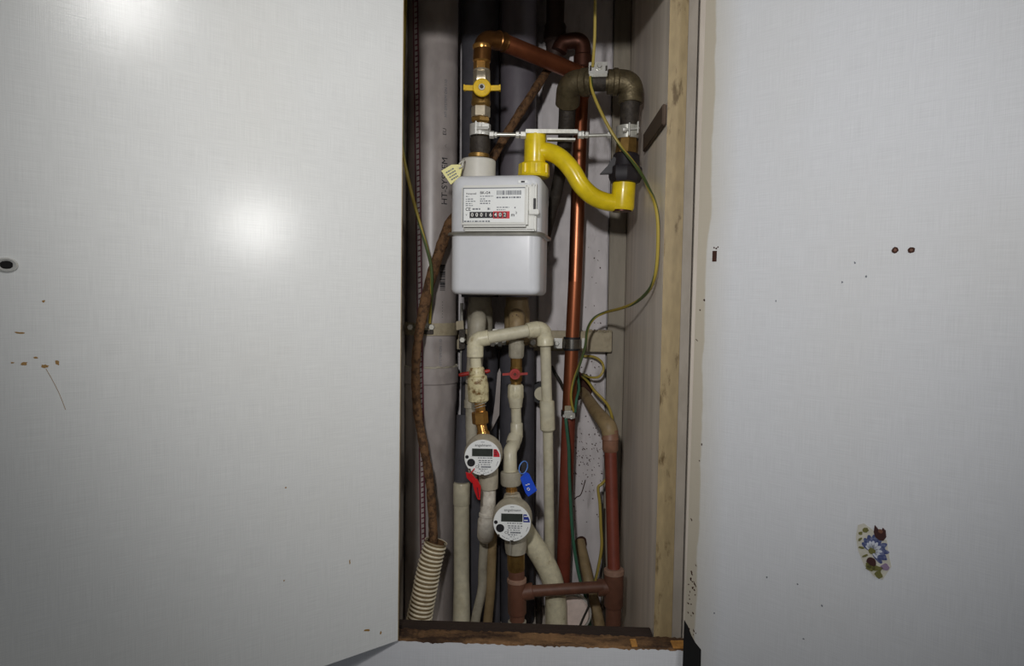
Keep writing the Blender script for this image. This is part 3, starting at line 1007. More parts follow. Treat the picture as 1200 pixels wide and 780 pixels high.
# ------------------------------------------------------------------ water meters
def water_meter(px, py, rp, y, lab, group, colour, ul_, extra):
    c = P(px, py, y)
    R = rp * sc(y)
    toc = (CAM - c).normalized()
    ax = (Vector((0, -1, 0)) * .75 + toc * .25 + Vector((0, 0, -.085))).normalized()     # dial normal
    ux = Vector((0, 0, 1)).cross(-ax).normalized() * -1
    if ux.x < 0:
        ux = -ux
    vz = ux.cross(-ax).normalized()
    if vz.z < 0:
        vz = -vz
    t = thing('water_meter', lab, 'water meter', tuple(c - ax * .03 - Vector((0, 0, R * 1.15))))

    def Q(u, v, h=0.0):
        return c + ux * (u * R) + vz * (v * R) + ax * h
    mb = MB().lathe(c - ax * .066, c - ax * .001, [(0, R * .7), (.08, R * .86), (.35, R * .98), (.4, R * 1.07), (.62, R * 1.08), (.68, R * 1.03), (.95, R * 1.03), (1, R * .99)], 44)
    mb.build('body', M['meter_body'], t)
    mb = MB().lathe(c - ax * .0011, c + ax * .0004, [(0, R), (.7, R), (1, R * .985)], 44)
    d = mb.build('dial', M['label'], t)

    def flat(mb, pts, h0, h1):
        return mb.prism([Q(u, v, h0) for u, v in pts], ax * (h1 - h0))

    def rect(mb, u0_, v0_, u1_, v1_, h0=.0004, h1=.0008):
        return flat(mb, [(u0_, v0_), (u1_, v0_), (u1_, v1_), (u0_, v1_)], h0, h1)
    rect(MB(), -.58, .08, .56, .51, .0003, .0012).build('display', M['lcd'], d)
    flat(MB(), [(.6, .06), (.95, .06), (.93, .22), (.86, .36), (.76, .49), (.6, .49)], .0004, .0008).build('colour_mark', M[colour], d)
    if colour == 'red_ink':
        mb = MB()
        for v in (.16, .27, .38):
            rect(mb, .64, v, .80, v + .05, .0008, .0010)
        mb.build('colour_mark_print', M['dark_red'], d)
    else:
        mb = MB()
        for v in (.14, .36):
            rect(mb, .64, v, .84, v + .05, .0008, .0010)
        mb.build('colour_mark_print', M['label'], d)
    for u, v, r_, nm in ((-.63, -.29, .225, 'optical_port'), (-.86, .03, .10, 'sensor_dot')):
        MB().lathe(Q(u, v, .0003), Q(u, v, .0012), [(0, r_ * R), (1, r_ * R * .95)], 24).build(nm, M['rubber'], d)
    mb = MB()
    rng = random.Random(3)
    for v, a, b, hh in ((-.035, -.25, .55, .045), (-.18, -.22, .55, .05), (-.29, -.2, .5, .05), (-.40, -.25, .42, .04), (-.66, -.2, .28, .045), (-.76, -.1, .15, .03)):
        u = a
        while u < b:
            w_ = rng.uniform(.05, .16)
            rect(mb, u, v, min(b, u + w_), v + hh, .0004, .0006)
            u += w_ + rng.uniform(.03, .06)
    for q in range(9):
        rect(mb, -.08 + q * .062, -.56, -.08 + q * .062 + .05, -.47, .0004, .0006)
    for a0 in (-.42, -.30, -.22, -.9, -1.15, -1.3, -1.42, -1.72, -1.84, -2.0, -2.12):
        pts = []
        for r_ in (.86, .885):
            for da in ((0, .09) if r_ < .87 else (.09, 0)):
                pts.append((r_ * math.cos(a0 - da), r_ * math.sin(a0 - da)))
        flat(mb, pts, .0004, .0006)
    mb.build('small_print', M['ink_grey'], d)

    def words(txt, size, u, v, m):
        vs, fs = text_mesh(txt, size * R)
        MB().add([Q(u, v, .0007) + ux * p.x + vz * p.y for p in vs], fs).build('writing', m, d)
    words('engelmann', .21, .02, .70, M['ink'])
    words('CE', .2, -.27, -.52, M['ink'])
    rect(MB(), -.09, -1.0, .09, -.93, .0002, .0012).build('bottom_notch', M['iron_dark'], d)
    flat(MB(), [(-.80, -.62), (-.66, -.62), (-.62, -.80), (-.72, -.72)], .0002, .0012).build('side_notch', M['iron_dark'], d)
    rect(MB(), -.1, .86, .1, .885).build('top_print', M['ink_grey'], d)
    return t, c, R, ax, Q


wm1, c1, R1, ax1, Q1 = water_meter(565.5, 536, 21.5, .185, 'upper round water meter with red mark on its white dial', 'water meters', 'red_ink', 0, 0)
wm2, c2, R2, ax2, Q2 = water_meter(600, 612.5, 22.3, .175, 'lower round water meter with blue mark on its white dial', 'water meters', 'blue_ink', 0, 0)
# sockets above and below each meter
mb = MB()
stack(mb, [(566, 505, 7), (567, 516, 10)], .235, 16)
mb.build('inlet', M['brass'], wm1)
mb = MB()
stack(mb, [(572, 548, 12), (572.5, 565, 11.4), (573, 572, 10.6), (573, 573, 8)], .232, 22)
mb.build('outlet_collar', M['meter_body'], wm1)
mb = MB()
stack(mb, [(600, 578, 9), (601, 592, 14)], .228, 16)
mb.build('inlet', M['meter_body'], wm2)
mb = MB()
stack(mb, [(604, 625, 13), (604.5, 640, 13), (604.5, 647, 12), (604.5, 648, 9)], .222, 22)
mb.build('outlet_collar', M['greywhite'], wm2)
MB().tube([P(598, 634, .165), P(598, 650, .19)], .0006, 6).build('seal_wire', M['steel'], wm2)

# ------------------------------------------------------------------ taped elbow and thin pipe under the hot meter
t = thing('hot_outlet_elbow', 'white taped plastic elbow under the red marked water meter', 'fitting', tuple(P(571, 628, .235)))
mb = MB()
stack(mb, [(572.5, 571, 8), (572.5, 573, 8.8), (572, 590, 9), (571.8, 600, 9.2), (571.8, 601, 10.6), (571.6, 604, 10.6), (571.6, 605.5, 8)], .235, 20)
mb.build('upper_sleeve', M['tape'], t)
mb = MB()
path = smooth(PP([(571.8, 602, .235), (570, 611, .236), (569.5, 619, .243), (569, 626, .262), (569, 627, .30)]), 5)
mb.tube(path, [9.4 * sc(.235)] * 4 + [10.3 * sc(.235)] * (len(path) - 4), 20)
mb.build('elbow', M['tape'], t)
for px0, px1, px2, m_, lab in ((570, 566, 557, 'greywhite', 'thin grey white pipe slanting down left of the brown tee'), (578, 576, 571.5, 'tan', 'thin dirty pipe just right of the slanting grey pipe')):
    tag(MB().tube(smooth(PP([(px0, 600, .32), (px1, 660, .32), (px1 - 1, 690, .32), (px2, 728, .318), (px2 - 7, 790, .318)]), 5), 5.6 * sc(.32), 14).build('thin_pipe', M[m_]), lab, 'pipe')
# cream pipe with socket at the far left
t = thing('grey_green_pipe', 'dull cream pipe with socket standing between drain pipe and risers', 'pipe', tuple(P(540, 800, .33)))
mb = MB()
stack(mb, [(541, 565, 9), (541, 567, 10), (540.8, 590, 10), (540.8, 591.5, 9)], .33, 20)
mb.build('socket', M['cream_clean'], t)
mb = MB()
stack(mb, [(540.8, 590, 9.2), (539.5, 680, 9.4), (540.5, 740, 11), (541, 810, 11.5)], .33, 20)
mb.build('pipe', M['cream_clean'], t)
tag(MB().lathe(P(545, 486, .36), P(541.5, 570, .34), [(0, 10 * sc(.35)), (1, 10 * sc(.35))], 20).build('insulation_sleeve', M['foam']), 'short blue grey foam sleeve above the cream socket', 'insulation')
tag(MB().tube(PP([(581, 640, .38), (582, 830, .38)]), 5 * sc(.38), 12).build('thin_pipe', M['foam']), 'dark grey thin pipe at the back, left of the brown tee', 'pipe')
tag(MB().tube(PP([(631, 690, .40), (633, 830, .40)]), 4 * sc(.40), 12).build('thin_pipe', M['iron_dark']), 'dark thin pipe at the back below the brown cross pipe', 'pipe')
# pale slats between the pipes on the back board
tag(MB().aabb(P(631.5, 600, .45).x, P(637.5, 600, .45).x, .44, .455, ZB, P(632, 440, .45).z).build('pale_strip', M['wall'], bevel=.001), 'pale grey vertical strip behind the long cream drop pipe', 'strip')
A = P(585, 431, .40)
tag(MB().prism([P(583, 437, .375), P(585.5, 431, .375), P(587, 437, .375), P(585, 486, .375), P(575, 506, .375), P(580, 470, .375)], (0, .003, 0)).build('plastic_strip', M['pvc']),
    'narrow pale grey pointed strip between the two foam risers', 'strip')

# ------------------------------------------------------------------ brown pipework at the bottom
YE = .235
k = sc(YE)
t = thing('brown_pipe', 'brown plastic cross pipe joining two tees at the cupboard bottom', 'pipe', tuple(P(605, 745, YE)))
mb = MB()
stack(mb, [(604.5, 647, 10.5), (604.8, 666, 10.5), (604.8, 668, 9.6)], YE, 20)
mb.build('dirty_nut', M['brass_dull'], t, 'dirty yellow nut')
mb = MB()
stack(mb, [(605, 664, 9.6), (605.5, 680, 9.8)], YE, 20)
mb.build('pipe', M['brown'], t)
mb = MB()
stack(mb, [(605.6, 677, 9.4), (605.6, 679, 11.2), (605.6, 682, 11.2), (606, 717, 11.2), (606, 719, 10)], YE, 24)
A, B = P(606, 695, YE), P(625, 692, YE)
mb.lathe(A, B, [(0, 9 * k), (.45, 9.6 * k), (.96, 9.8 * k), (1, 9 * k)], 20)
mb.build('tee', M['brown'], t)
stack(MB(), [(605.6, 676.5, 10), (605.6, 677.5, 11.6), (605.6, 681, 11.7), (605.6, 681.6, 11)], YE, 24).build('tee_lip', M['lip'], t)
mb = MB()
stack(mb, [(606, 716, 9), (606.5, 800, 9)], YE, 18)
mb.build('pipe', M['brown'], t)
mb = MB()
stack(mb, [(606, 727, 9.2), (606, 727.5, 11), (606, 734, 11), (606, 734.5, 9.2)], YE, 20)
mb.build('white_ring', M['greywhite'], t, 'pale ring')
mb = MB()
mb.tube(PP([(622, 692.5, YE), (706, 687, YE + .015)]), 6.9 * k, 20)
mb.build('cross_pipe', M['brown'], t)
y2 = YE + .02
k2 = sc(y2)
mb = MB()
stack(mb, [(719.5, 666, 8.4), (719.5, 668.5, 11.8), (719.5, 672, 11.6), (718.8, 708, 11.6), (718.8, 711, 10)], y2, 24)
A, B = P(719, 687.5, y2), P(700, 688.3, y2)
mb.lathe(A, B, [(0, 9 * k2), (.45, 9.8 * k2), (.95, 10.2 * k2), (1, 9.2 * k2)], 20)
mb.build('tee', M['brown'], t)
stack(MB(), [(719.5, 665.5, 10), (719.5, 667, 12.1), (719.5, 671.5, 12.2), (719.5, 672.2, 11.4)], y2, 24).build('tee_lip', M['lip'], t)
mb = MB()
stack(mb, [(718.8, 708, 9.2), (718, 800, 9.2)], y2, 18)
mb.build('pipe', M['brown'], t)

y3 = .29
k3 = sc(y3)
t = thing('brown_riser', 'red brown vertical pipe with tan elbow leaving the wall hole', 'pipe', tuple(P(719, 668, y3)))
mb = MB()
mb.tube(PP([(715.3, 520, y3), (717.5, 600, y3 - .012), (719.5, 672, y2)]), 7.3 * k3, 20)
mb.build('pipe', M['brown_red'], t)
mb = MB()
stack(mb, [(715, 503, 9.4), (715, 512, 9.7), (715, 513, 10.3), (715, 514.5, 10.3), (715.2, 515, 9.4), (715.3, 527, 9.4), (715.3, 529, 8)], y3, 22)
mb.build('coupling', M['tan_red'], t)
mb = MB()
path = smooth(PP([(682, 458, .475), (688, 466, .43), (698, 481, .36), (707, 492, .31), (713, 500, .292), (715, 508, y3)]), 6)
mb.tube(path, [(6.2 + 3.6 * min(1, i / (len(path) * .75))) * k3 for i in range(len(path))], 20)
mb.build('elbow_pipe', M['tan'], t, 'dirty tan elbow pipe')
# hole in the back board
tag(disc(MB(), P(681, 452, .472).x, P(681, 452, .472).z, .024, .030, .4712, .4719, 18, 0, .15).build('wall_hole', M['hole']), 'ragged dark hole in the back board behind the tan elbow', 'hole')
tag(disc(MB(), P(681, 637, .472).x, P(681, 637, .472).z, .013, .018, .4712, .4719, 18, 0, .12).build('wall_hole', M['hole']), 'small dark hole low in the back board around the tan slanting pipe', 'hole')
tag(MB().tube(smooth(PP([(679, 634, .472), (684, 655, .44), (692, 690, .40), (703, 735, .38), (712, 800, .37)]), 5), 6.6 * sc(.42), 16).build('slanting_pipe', M['tan']), 'tan pipe slanting down from the low hole in the back board', 'pipe')
# specks of dirt on the pale board
mb = MB()
rng = random.Random(11)
bd = P(690, 400, .472)
for i in range(150):
    if i < 90:
        px, py = rng.gauss(690, 9), rng.gauss(535, 26)
    else:
        px, py = rng.uniform(672, 711), rng.uniform(200, 640)
    if not 668 < px < 711:
        continue
    q = P(px, py, .4716)
    disc(mb, q.x, q.z, rng.uniform(.0005, .0016), rng.uniform(.0005, .0022), .4714, .4719, 7, rng.random(), .3)
mb.build('specks', M['hole'], bpy.data.objects['board'], kind='stuff')
# crack in the board
pts = smooth(PP([(686, 562, .4715), (683, 573, .4715), (680, 580, .4715), (676, 582, .4715), (673, 585, .4715)]), 3)
tag(MB().tube(pts, .0011, 6).build('crack', M['hole']), 'dark crack across the pale back board below the earth clamp', 'crack')

# fat cream waste pipe
t = thing('waste_pipe', 'fat cream pipe bending down behind the blue marked water meter', 'pipe', tuple(P(652, 800, .29)))
mb = MB()
path = smooth(PP([(606, 608, .285), (617, 626, .28), (630, 645, .277), (641, 664, .277), (648, 682, .277), (651.5, 704, .277), (652.5, 730, .277), (653, 800, .277)]), 6)
mb.tube(path, 12.6 * sc(.277), 24)
mb.build('pipe', M['cream'], t)
# round metal cap at the bottom, flash reflection painted into its colour
t = thing('metal_cap', 'round metal cap behind the fat cream pipe, its flash reflection painted pinkish white', 'cap', tuple(P(674, 740, .31)))
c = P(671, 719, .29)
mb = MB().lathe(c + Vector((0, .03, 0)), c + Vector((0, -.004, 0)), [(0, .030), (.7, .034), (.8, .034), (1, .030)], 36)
mb.build('shell', M['cap_glint'], t)
ring = []
for r_, y_ in ((.0335, 0.0), (.0335, -.010), (.0365, -.010), (.0365, 0.0)):
    ring.append([c + Vector((r_ * math.cos(2 * PI * j / 36), y_ + .012, r_ * math.sin(2 * PI * j / 36))) for j in range(36)])
MB().rings(ring + [ring[0]], caps=False).build('rim', M['steel'], t)
MB().tube(PP([(688, 690, .285), (690, 710, .285), (683, 725, .285), (676, 742, .285)]), .0022, 8).build('band', M['wire_dark'], t)

# ------------------------------------------------------------------ gas side: elbow, copper pipe, valve column
YG = .235
k = sc(YG)
t = thing('gas_pipe', 'copper gas pipe with brass elbow crossing above the yellow valve', 'pipe', tuple(P(565, 84, YG)))
mb = MB()
path = bent(PP([(564.5, 72, YG), (566, 45.5, YG), (592, 49.5, YG + .03)]), .033, 10)
mb.tube(path, 10.4 * k, 22)
mb.build('elbow', M['elbow_brass'], t, 'browned brass elbow')
mb = MB()
stack(mb, [(565, 52, 9), (565, 53.5, 11), (565, 57, 11), (564.8, 59, 10), (564.8, 66, 10), (564.6, 72, 10.4), (564.5, 74, 9)], YG, 22)
mb.build('brass_adapter', M['brass'], t, 'shiny brass adapter')
mb = MB().hexnut(P(564.3, 72, YG), P(564.2, 84, YG), 9.4 * k)
mb.build('hex_nut', M['brass'], t)
A, B = P(582, 47, YG + .018), P(591, 50, YG + .031)
mb = MB().lathe(A, B, [(0, 10.4 * k), (.1, 11.4 * k), (.35, 10.6 * k), (.65, 10.6 * k), (.85, 11.6 * k), (1, 10.6 * k)], 22)
mb.build('coupling', M['elbow_brass'], t)
mb = MB().tube(PP([(588, 49, YG + .027), (630, 66, .31), (676, 85, .385)]), 10.2 * k, 22)
mb.build('pipe', M['copper_red'], t)

t = thing('gas_valve', 'gas ball valve with yellow winged handle above the meter', 'valve', tuple(P(563, 187, YG)))
mb = MB()
mb.hexnut(P(564.4, 83, YG), P(564.4, 99, YG), 9.8 * k)
stack(mb, [(564.4, 81.5, 8.8), (564.4, 82.5, 9.8), (564.4, 84, 9.8), (564.4, 84.5, 8.8)], YG, 20)
mb.build('valve_body', M['nickel'], t)
mb = MB()
stack(mb, [(564, 96, 8), (564, 104, 10.5), (563.8, 117, 10.5), (563.6, 119, 11.2), (563.6, 123, 11.2), (563.5, 126, 9)], YG, 20)
mb.build('lower_body', M['brass_dull'], t)
mb = MB().hexnut(P(563.5, 125, YG), P(563.3, 138, YG), 11 * k)
mb.build('hex_nut', M['nickel'], t)
mb = MB()
stack(mb, [(563.2, 137.5, 10), (563.2, 139, 11.6), (563.2, 143, 11.4), (563, 145, 9.6), (563, 163, 9.6)], YG, 6)
mb.build('union_nut', M['brass_dull'], t)
mb = MB()
stack(mb, [(562.8, 160, 10), (562.8, 162, 12), (562.4, 176, 12), (562.3, 178, 11), (562.2, 181, 11)], YG, 22)
mb.build('iron_socket', M['iron_dark'], t)
mb = MB()
stack(mb, [(561.2, 180, 11), (561.2, 181, 12.2), (561, 185, 12.2), (561, 187, 10), (561, 190, 10)], YG, 22)
mb.build('brass_ring', M['brass_dull'], t)
hc = P(565, 103.5, YG - .030)
MB().lathe(P(564.4, 104, YG), hc, [(0, .009), (1, .008)], 14).build('spindle', M['brass'], t)
mb = MB()
mb.lathe(hc + Vector((0, .004, 0)), hc + Vector((0, -.007, 0)), [(0, .0135), (.6, .0158), (.85, .0158), (1, .0145)], 28)
for sg in (-1, 1):
    A, B = hc + Vector((sg * .010, 0, .000)), hc + Vector((sg * .031, 0, .0005))
    mb.box((A + B) / 2, (B - A) / 2, (0, .0025, 0), (0, 0, .0044))
    mb.box(B, (.0012, 0, 0), (0, .005, 0), (0, 0, .0046))
hd = mb.build('wing_handle', M['yellow_handle'], t, 'yellow wing handle')
MB().lathe(hc + Vector((0, -.0065, 0)), hc + Vector((0, -.0095, 0)), [(0, .0060), (.5, .0060), (1, .0052)], 20).build('washer', M['galv'], hd)
MB().lathe(hc + Vector((0, -.0090, 0)), hc + Vector((0, -.0120, 0)), [(0, .0036), (1, .0033)], 6).build('screw', M['iron_dark'], hd)

# support bracket between the two connections
t = thing('support_bracket', 'galvanised threaded support bracket spanning between both gas connections', 'bracket', tuple(P(650, 165, YG)))


def rod(name, pts, r, m, seg=12):
    MB().tube(PP(pts, YG - .012), r, seg).build(name, m, t)


rod('rod', [(574, 157.5), (612, 158)], .0034, M['galv'])
rod('rod', [(684, 159), (716, 158)], .0032, M['galv'])
for a, b, r_ in ((573.5, 579, .0068), (579.5, 582.5, .0056), (604.5, 608.5, .0062), (610, 616.5, .0070), (677, 684.5, .0070), (685.5, 689.5, .0062), (711.5, 716, .0064)):
    MB().hexnut(P(a, 157.8, YG - .012), P(b, 157.9, YG - .012), r_).build('nut', M['steel'], t)
A, B = P(616, 154.5, YG - .012), P(677, 155, YG - .012)
d = (B - A) / 2
MB().box((A + B) / 2 , d, (0, .008, 0), (0, 0, .0034)).build('channel_bar', M['galv'], t, bevel=.0008)
A, B = P(641, 163.6, YG - .008), P(674, 164, YG - .008)
MB().box((A + B) / 2, (B - A) / 2, (0, .008, 0), (0, 0, .0016)).build('channel_lip', M['galv'], t, bevel=.0005)
# left clamp: two half bands round the valve union
mb = MB()
c = P(562.8, 153, YG)
ring = []
for dz, rr in ((-.010, 10.9 * k), (-.010, 12.2 * k), (.010, 12.2 * k), (.010, 10.9 * k)):
    ring.append([c + Vector((math.sin(a) * rr, -math.cos(a) * rr, dz)) for a in [2 * PI * q / 28 for q in range(28)]])
mb.rings(ring + [ring[0]], caps=False)
mb.build('clamp_band', M['steel'], t)
a = P(558, 150, YG - .02)
MB().box(a, (.0013, 0, 0), (0, .006, 0), (0, 0, .011)).build('clamp_ear', M['steel'], t, bevel=.0004)
a = P(561.5, 150, YG - .022)
MB().lathe(a + Vector((-.008, 0, 0)), a + Vector((.016, 0, 0)), [(0, .0028), (1, .0028)], 10).build('bolt', M['steel'], t)
MB().box(P(569, 148, YG - .02), (.006, 0, 0), (0, .003, 0), (0, 0, .004)).build('clamp_ear', M['steel'], t, bevel=.0006)
# right clamp with its wing bolt
mb = MB()
c = P(735.5, 156, YG)
ring = []
for dz, rr in ((-.011, 12.3 * k), (-.011, 13.4 * k), (.011, 13.4 * k), (.011, 12.3 * k)):
    ring.append([c + Vector((math.sin(a) * rr, -math.cos(a) * rr, dz)) for a in [2 * PI * q / 28 for q in range(28)]])
mb.rings(ring + [ring[0]], caps=False)
mb.build('clamp_band', M['galv'], t)
a = P(737, 152, YG - .026)
MB().box(a, (.0011, 0, 0), (0, .007, 0), (0, 0, .011)).build('clamp_ear', M['steel'], t, bevel=.0004)
a2 = P(747, 150, YG - .022)
MB().box(a2, (.0011, 0, .0002), (0, .007, 0), (0, 0, .010)).build('clamp_ear', M['steel'], t, bevel=.0004)
MB().lathe(a - Vector((.008, 0, 0)), a2 + Vector((.003, 0, 0)), [(0, .0019), (1, .0019)], 8).build('bolt', M['steel'], t)
MB().hexnut(a - Vector((.011, 0, 0)), a - Vector((.004, 0, 0)), .0045).build('nut', M['steel'], t)

# iron swan neck above the right connection
t = thing('iron_pipe', 'dark iron pipe arch with two elbows and a union above the yellow connector', 'pipe', tuple(P(735, 208, YG)))
mb = MB()
path = bent(PP([(712, 96, YG), (740, 96.5, YG), (738.5, 121, YG)]), .03, 9)
mb.tube(path, 14 * k, 24)
A, B = P(718, 96.2, YG), P(727, 96.4, YG)
mb.lathe(A, B, [(0, 14 * k), (.1, 15.6 * k), (.6, 15.6 * k), (.8, 14 * k), (1, 14 * k)], 24)
stack(mb, [(738.5, 110, 12.5), (738.5, 112, 14), (738.6, 115, 14), (738.6, 119, 12.8), (738.6, 121, 12)], YG, 24)
mb.build('elbow', M['iron'], t)
mb = MB()
path = bent(PP([(694, 96, YG + .005), (667, 97, YG + .02), (665, 122, YG + .05)]), .032, 9)
mb.tube(path, 14.5 * k, 24)
A, B = P(681, 96.6, YG + .012), P(690, 96.2, YG + .006)
mb.lathe(A, B, [(0, 14.2 * k), (.2, 16 * k), (.9, 16 * k), (1, 14 * k)], 24)
mb.build('elbow', M['iron'], t)
mb = MB().tube(PP([(684, 96.5, YG + .008), (722, 96.3, YG)]), 10 * k, 20)
mb.build('nipple', M['iron'], t)
mb = MB()
stack(mb, [(738.5, 118, 11.4), (738, 136, 10.6), (736.5, 166, 11)], YG, 22)
mb.build('drop_pipe', M['iron_dark'], t)
mb = MB()
stack(mb, [(736, 160, 12), (735, 168, 12.6), (734, 183, 13)], YG, 8)
mb.build('union', M['brass_dull'], t)
mb = MB().tube(smooth(PP([(665, 116, YG + .045), (663.5, 150, .30), (658, 192, .33), (650, 235, .36), (642, 268, .385), (633, 305, .41)]), 5), [9.5 * sc(.3)] * 6 + [8.3 * sc(.32)] * 5 + [7 * sc(.36)] * 5 + [5.5 * sc(.4)] * 10, 16)
mb.build('rear_leg', M['iron_dark'], t, 'blackened leg running down behind the meter')

t = thing('gas_union', 'black plastic union nut with lever joining iron pipe and yellow connector', 'nut', tuple(P(733, 216, YG)))
mb = MB()
stack(mb, [(734, 180, 13), (734, 182, 15), (733.5, 194, 16), (733, 198, 17)], YG, 22)
mb.build('upper_ring', M['black_plastic'], t)
mb = MB()
stack(mb, [(732.8, 196, 18.4), (732.8, 198, 19.4), (732, 209, 19.4), (732, 214, 17), (732, 215, 14)], YG, 9)
mb.build('nut', M['black_plastic'], t)
mb = MB().prism([P(703, 203.5, YG - .014), P(712, 194, YG - .014), P(719, 183, YG - .014), P(728, 188, YG - .014), P(724, 203, YG - .014)], (0, .012, 0))
mb.build('lever', M['black_plastic'], t, bevel=.0012)

# yellow connector
t = thing('gas_connector', 'bright yellow bent gas connector from meter top to black union', 'connector', tuple(P(727, 246, YG)))
mb = MB()
stack(mb, [(627.5, 156.5, 11), (627.5, 158, 12.6), (627, 194, 12.6), (626.5, 196, 12)], YG, 28)
mb.build('upright_socket', M['yellow'], t)
mb = MB()
stack(mb, [(626, 191.5, 16), (626, 193, 18), (625.5, 206, 18.4), (625.5, 208, 17)], YG, 10, rot=.2)
for q in range(-1, 3):
    pass
nt = mb.build('union_nut', M['yellow'], t)
for a in (-.55, .15, .85):
    c = P(625.7, 199.5, YG) + Vector((math.sin(a) * 18.6 * k, -math.cos(a) * 18.6 * k, 0))
    MB().box(c, (.0014, 0, 0), (0, .0016, 0), (0, 0, .0075)).build('grip_rib', M['yellow'], nt, bevel=.0005)
mb = MB()
path = smooth(PP([(628, 177, YG), (643, 178, YG - .003), (657, 185, YG - .010), (670, 199, YG - .015), (681, 217, YG - .015), (695, 230, YG - .009), (711, 236.5, YG - .003), (727, 238, YG)]), 7)
mb.tube(path, 10.2 * k, 26)
mb.build('bent_tube', M['yellow'], t)
mb = MB()
stack(mb, [(731.5, 213, 12.6), (731.2, 213.6, 13.4), (729, 243, 13.8), (728.8, 246.5, 12.5)], YG, 28)
mb.build('end_socket', M['yellow'], t)
mb = MB()
stack(mb, [(728.8, 246, 11), (728.8, 248, 11)], YG, 22)
mb.build('socket_washer', M['copper_dark'], t)

# ------------------------------------------------------------------ gas meter
yaw = math.radians(8)
mc = P(587, 278, YG)
Rm = Matrix.Rotation(-yaw, 3, 'Z')      # front turned slightly towards the left
W, D, H = .159, .128, .2085
gm = thing('gas_meter', 'light grey gas meter with counter window hanging under the yellow connector', 'gas meter', (mc.x, mc.y, mc.z - .105))
ks = .00147


def G(lx, ly, lz):
    return mc + Rm @ Vector((lx, ly, lz))


def gl(px, py):
    """front face place of the meter for a place in the photograph"""
    fc = G(0, -D / 2, 0)
    d = fw * F + rt * (px - 600.0) + up * (390.0 - py)
    nrm = Rm @ Vector((0, -1, 0))
    t_ = (fc - CAM).dot(nrm) / d.dot(nrm)
    q = Rm.transposed() @ (CAM + d * t_ - mc)
    return q.x, q.z


def rrect(w_, d_, r, n=6):
    pts = []
    for cx, cy, a0 in ((w_ / 2 - r, d_ / 2 - r, 0), (-w_ / 2 + r, d_ / 2 - r, PI / 2), (-w_ / 2 + r, -d_ / 2 + r, PI), (w_ / 2 - r, -d_ / 2 + r, 1.5 * PI)):
        for q in range(n + 1):
            a = a0 + q / n * PI / 2
            pts.append((cx + r * math.cos(a), cy + r * math.sin(a)))
    return pts


def rbody(z0, z1, w_, d_, rp, rt_=0.0, rb=0.0):
    rings = []
    prof = []
    if rb:
        for q in range(6):
            a = q / 5 * PI / 2
            prof.append((z0 + rb * (1 - math.sin(a)), rb * (1 - math.cos(a))))
        prof = [(z0 + rb * (1 - math.cos(a)), rb * (1 - math.sin(a))) for a in [q / 5 * PI / 2 for q in range(6)]]
    else:
        prof = [(z0, 0)]
    if rt_:
        prof += [(z1 - rt_ * (1 - math.sin(a)), rt_ * (1 - math.cos(a))) for a in [q / 5 * PI / 2 for q in range(6)]]
    else:
        prof += [(z1, 0)]
    for z, ins in prof:
        rings.append([G(x, y, z) for x, y in rrect(w_ - 2 * ins, d_ - 2 * ins, max(.004, rp - ins))])
    return MB().rings(rings)


zs = .0006      # seam height
rbody(zs + .004, .1005, W, D, .022, rt_=.012).build('upper_shell', M['meter'], gm)
rbody(-.1035, zs - .004, W - .002, D - .002, .020, rb=.010).build('lower_shell', M['meter'], gm)
rings = []
for z, e in ((zs - .0042, -.001), (zs - .0026, .001), (zs - .0022, .006), (zs + .0012, .0066), (zs + .0022, .005), (zs + .0042, -.001)):
    rings.append([G(x, y, z) for x, y in rrect(W + 2 * e, D + 2 * e, .022 + e)])
MB().rings(rings).build('seam_rim', M['rim'], gm, 'shiny metal seam rim')
# right connection seal strip and top left collar
mb = MB()
stack(mb, [(560.5, 187.5, 19), (560.5, 189, 20.4), (559.8, 210, 20.6), (559.8, 213, 20.6)], YG, 32)
mb.build('inlet_collar', M['collar'], gm, 'off white inlet collar')
lx0, lz1 = gl(544.5, 219.5)
lx1, lz0 = gl(620.5, 267)
yf = -D / 2
mb = MB().box(G((lx0 + lx1) / 2, yf - .011, (lz0 + lz1) / 2), Rm @ Vector(((lx1 - lx0) / 2, 0, 0)), Rm @ Vector((0, .0125, 0)), Vector((0, 0, (lz1 - lz0) / 2)))
ib = mb.build('index_housing', M['meter_white'], gm, bevel=.0035)
mb = MB().box(G((lx0 + lx1) / 2 + .006, yf - .004, (lz0 + lz1) / 2 - .002), Rm @ Vector(((lx1 - lx0) / 2 + .006, 0, 0)), Rm @ Vector((0, .006, 0)), Vector((0, 0, (lz1 - lz0) / 2 + .004)))
mb.build('index_backplate', M['meter_white'], gm, bevel=.003)
yl = yf - .0236


def gb(px0, py0, px1, py1, h=.0004, y=None):
    yy = yl if y is None else y
    a = lp(px0, py0)
    b = lp(px1, py1)
    return MB().box(G((a[0] + b[0]) / 2, yy - h / 2, (a[1] + b[1]) / 2), Rm @ Vector(((b[0] - a[0]) / 2, 0, 0)), Rm @ Vector((0, h / 2, 0)), Vector((0, 0, (a[1] - b[1]) / 2)))


def lp(a, b):
    """label place from the 1170x780 crop of (540,215)-(630,275)"""
    u = (a - 45) / (1045 - 45)
    v = (b - 50) / (675 - 50)
    return lx0 + (lx1 - lx0) * u, lz1 + (lz0 - lz1) * v


lb = gb(85, 105, 995, 610, .0005).build('label_plate', M['label'], ib)
for (a, b, c, d_) in ((80, 95, 1005, 108), (75, 95, 87, 615)):
    gb(a, b, c, d_, .0008).build('window_edge', M['ink_grey'], ib)


def words(txt, cap_px, a, b, m, align='LEFT', par=lb):
    size = cap_px * (lx1 - lx0) / 1000 * 1.38
    vs, fs = text_mesh(txt, size, align=align, bold=.013)
    x, z = lp(a, b)
    return MB().add([G(x + v.x, yl - .0008, z + v.y) for v in vs], fs).build('writing', m, ib)


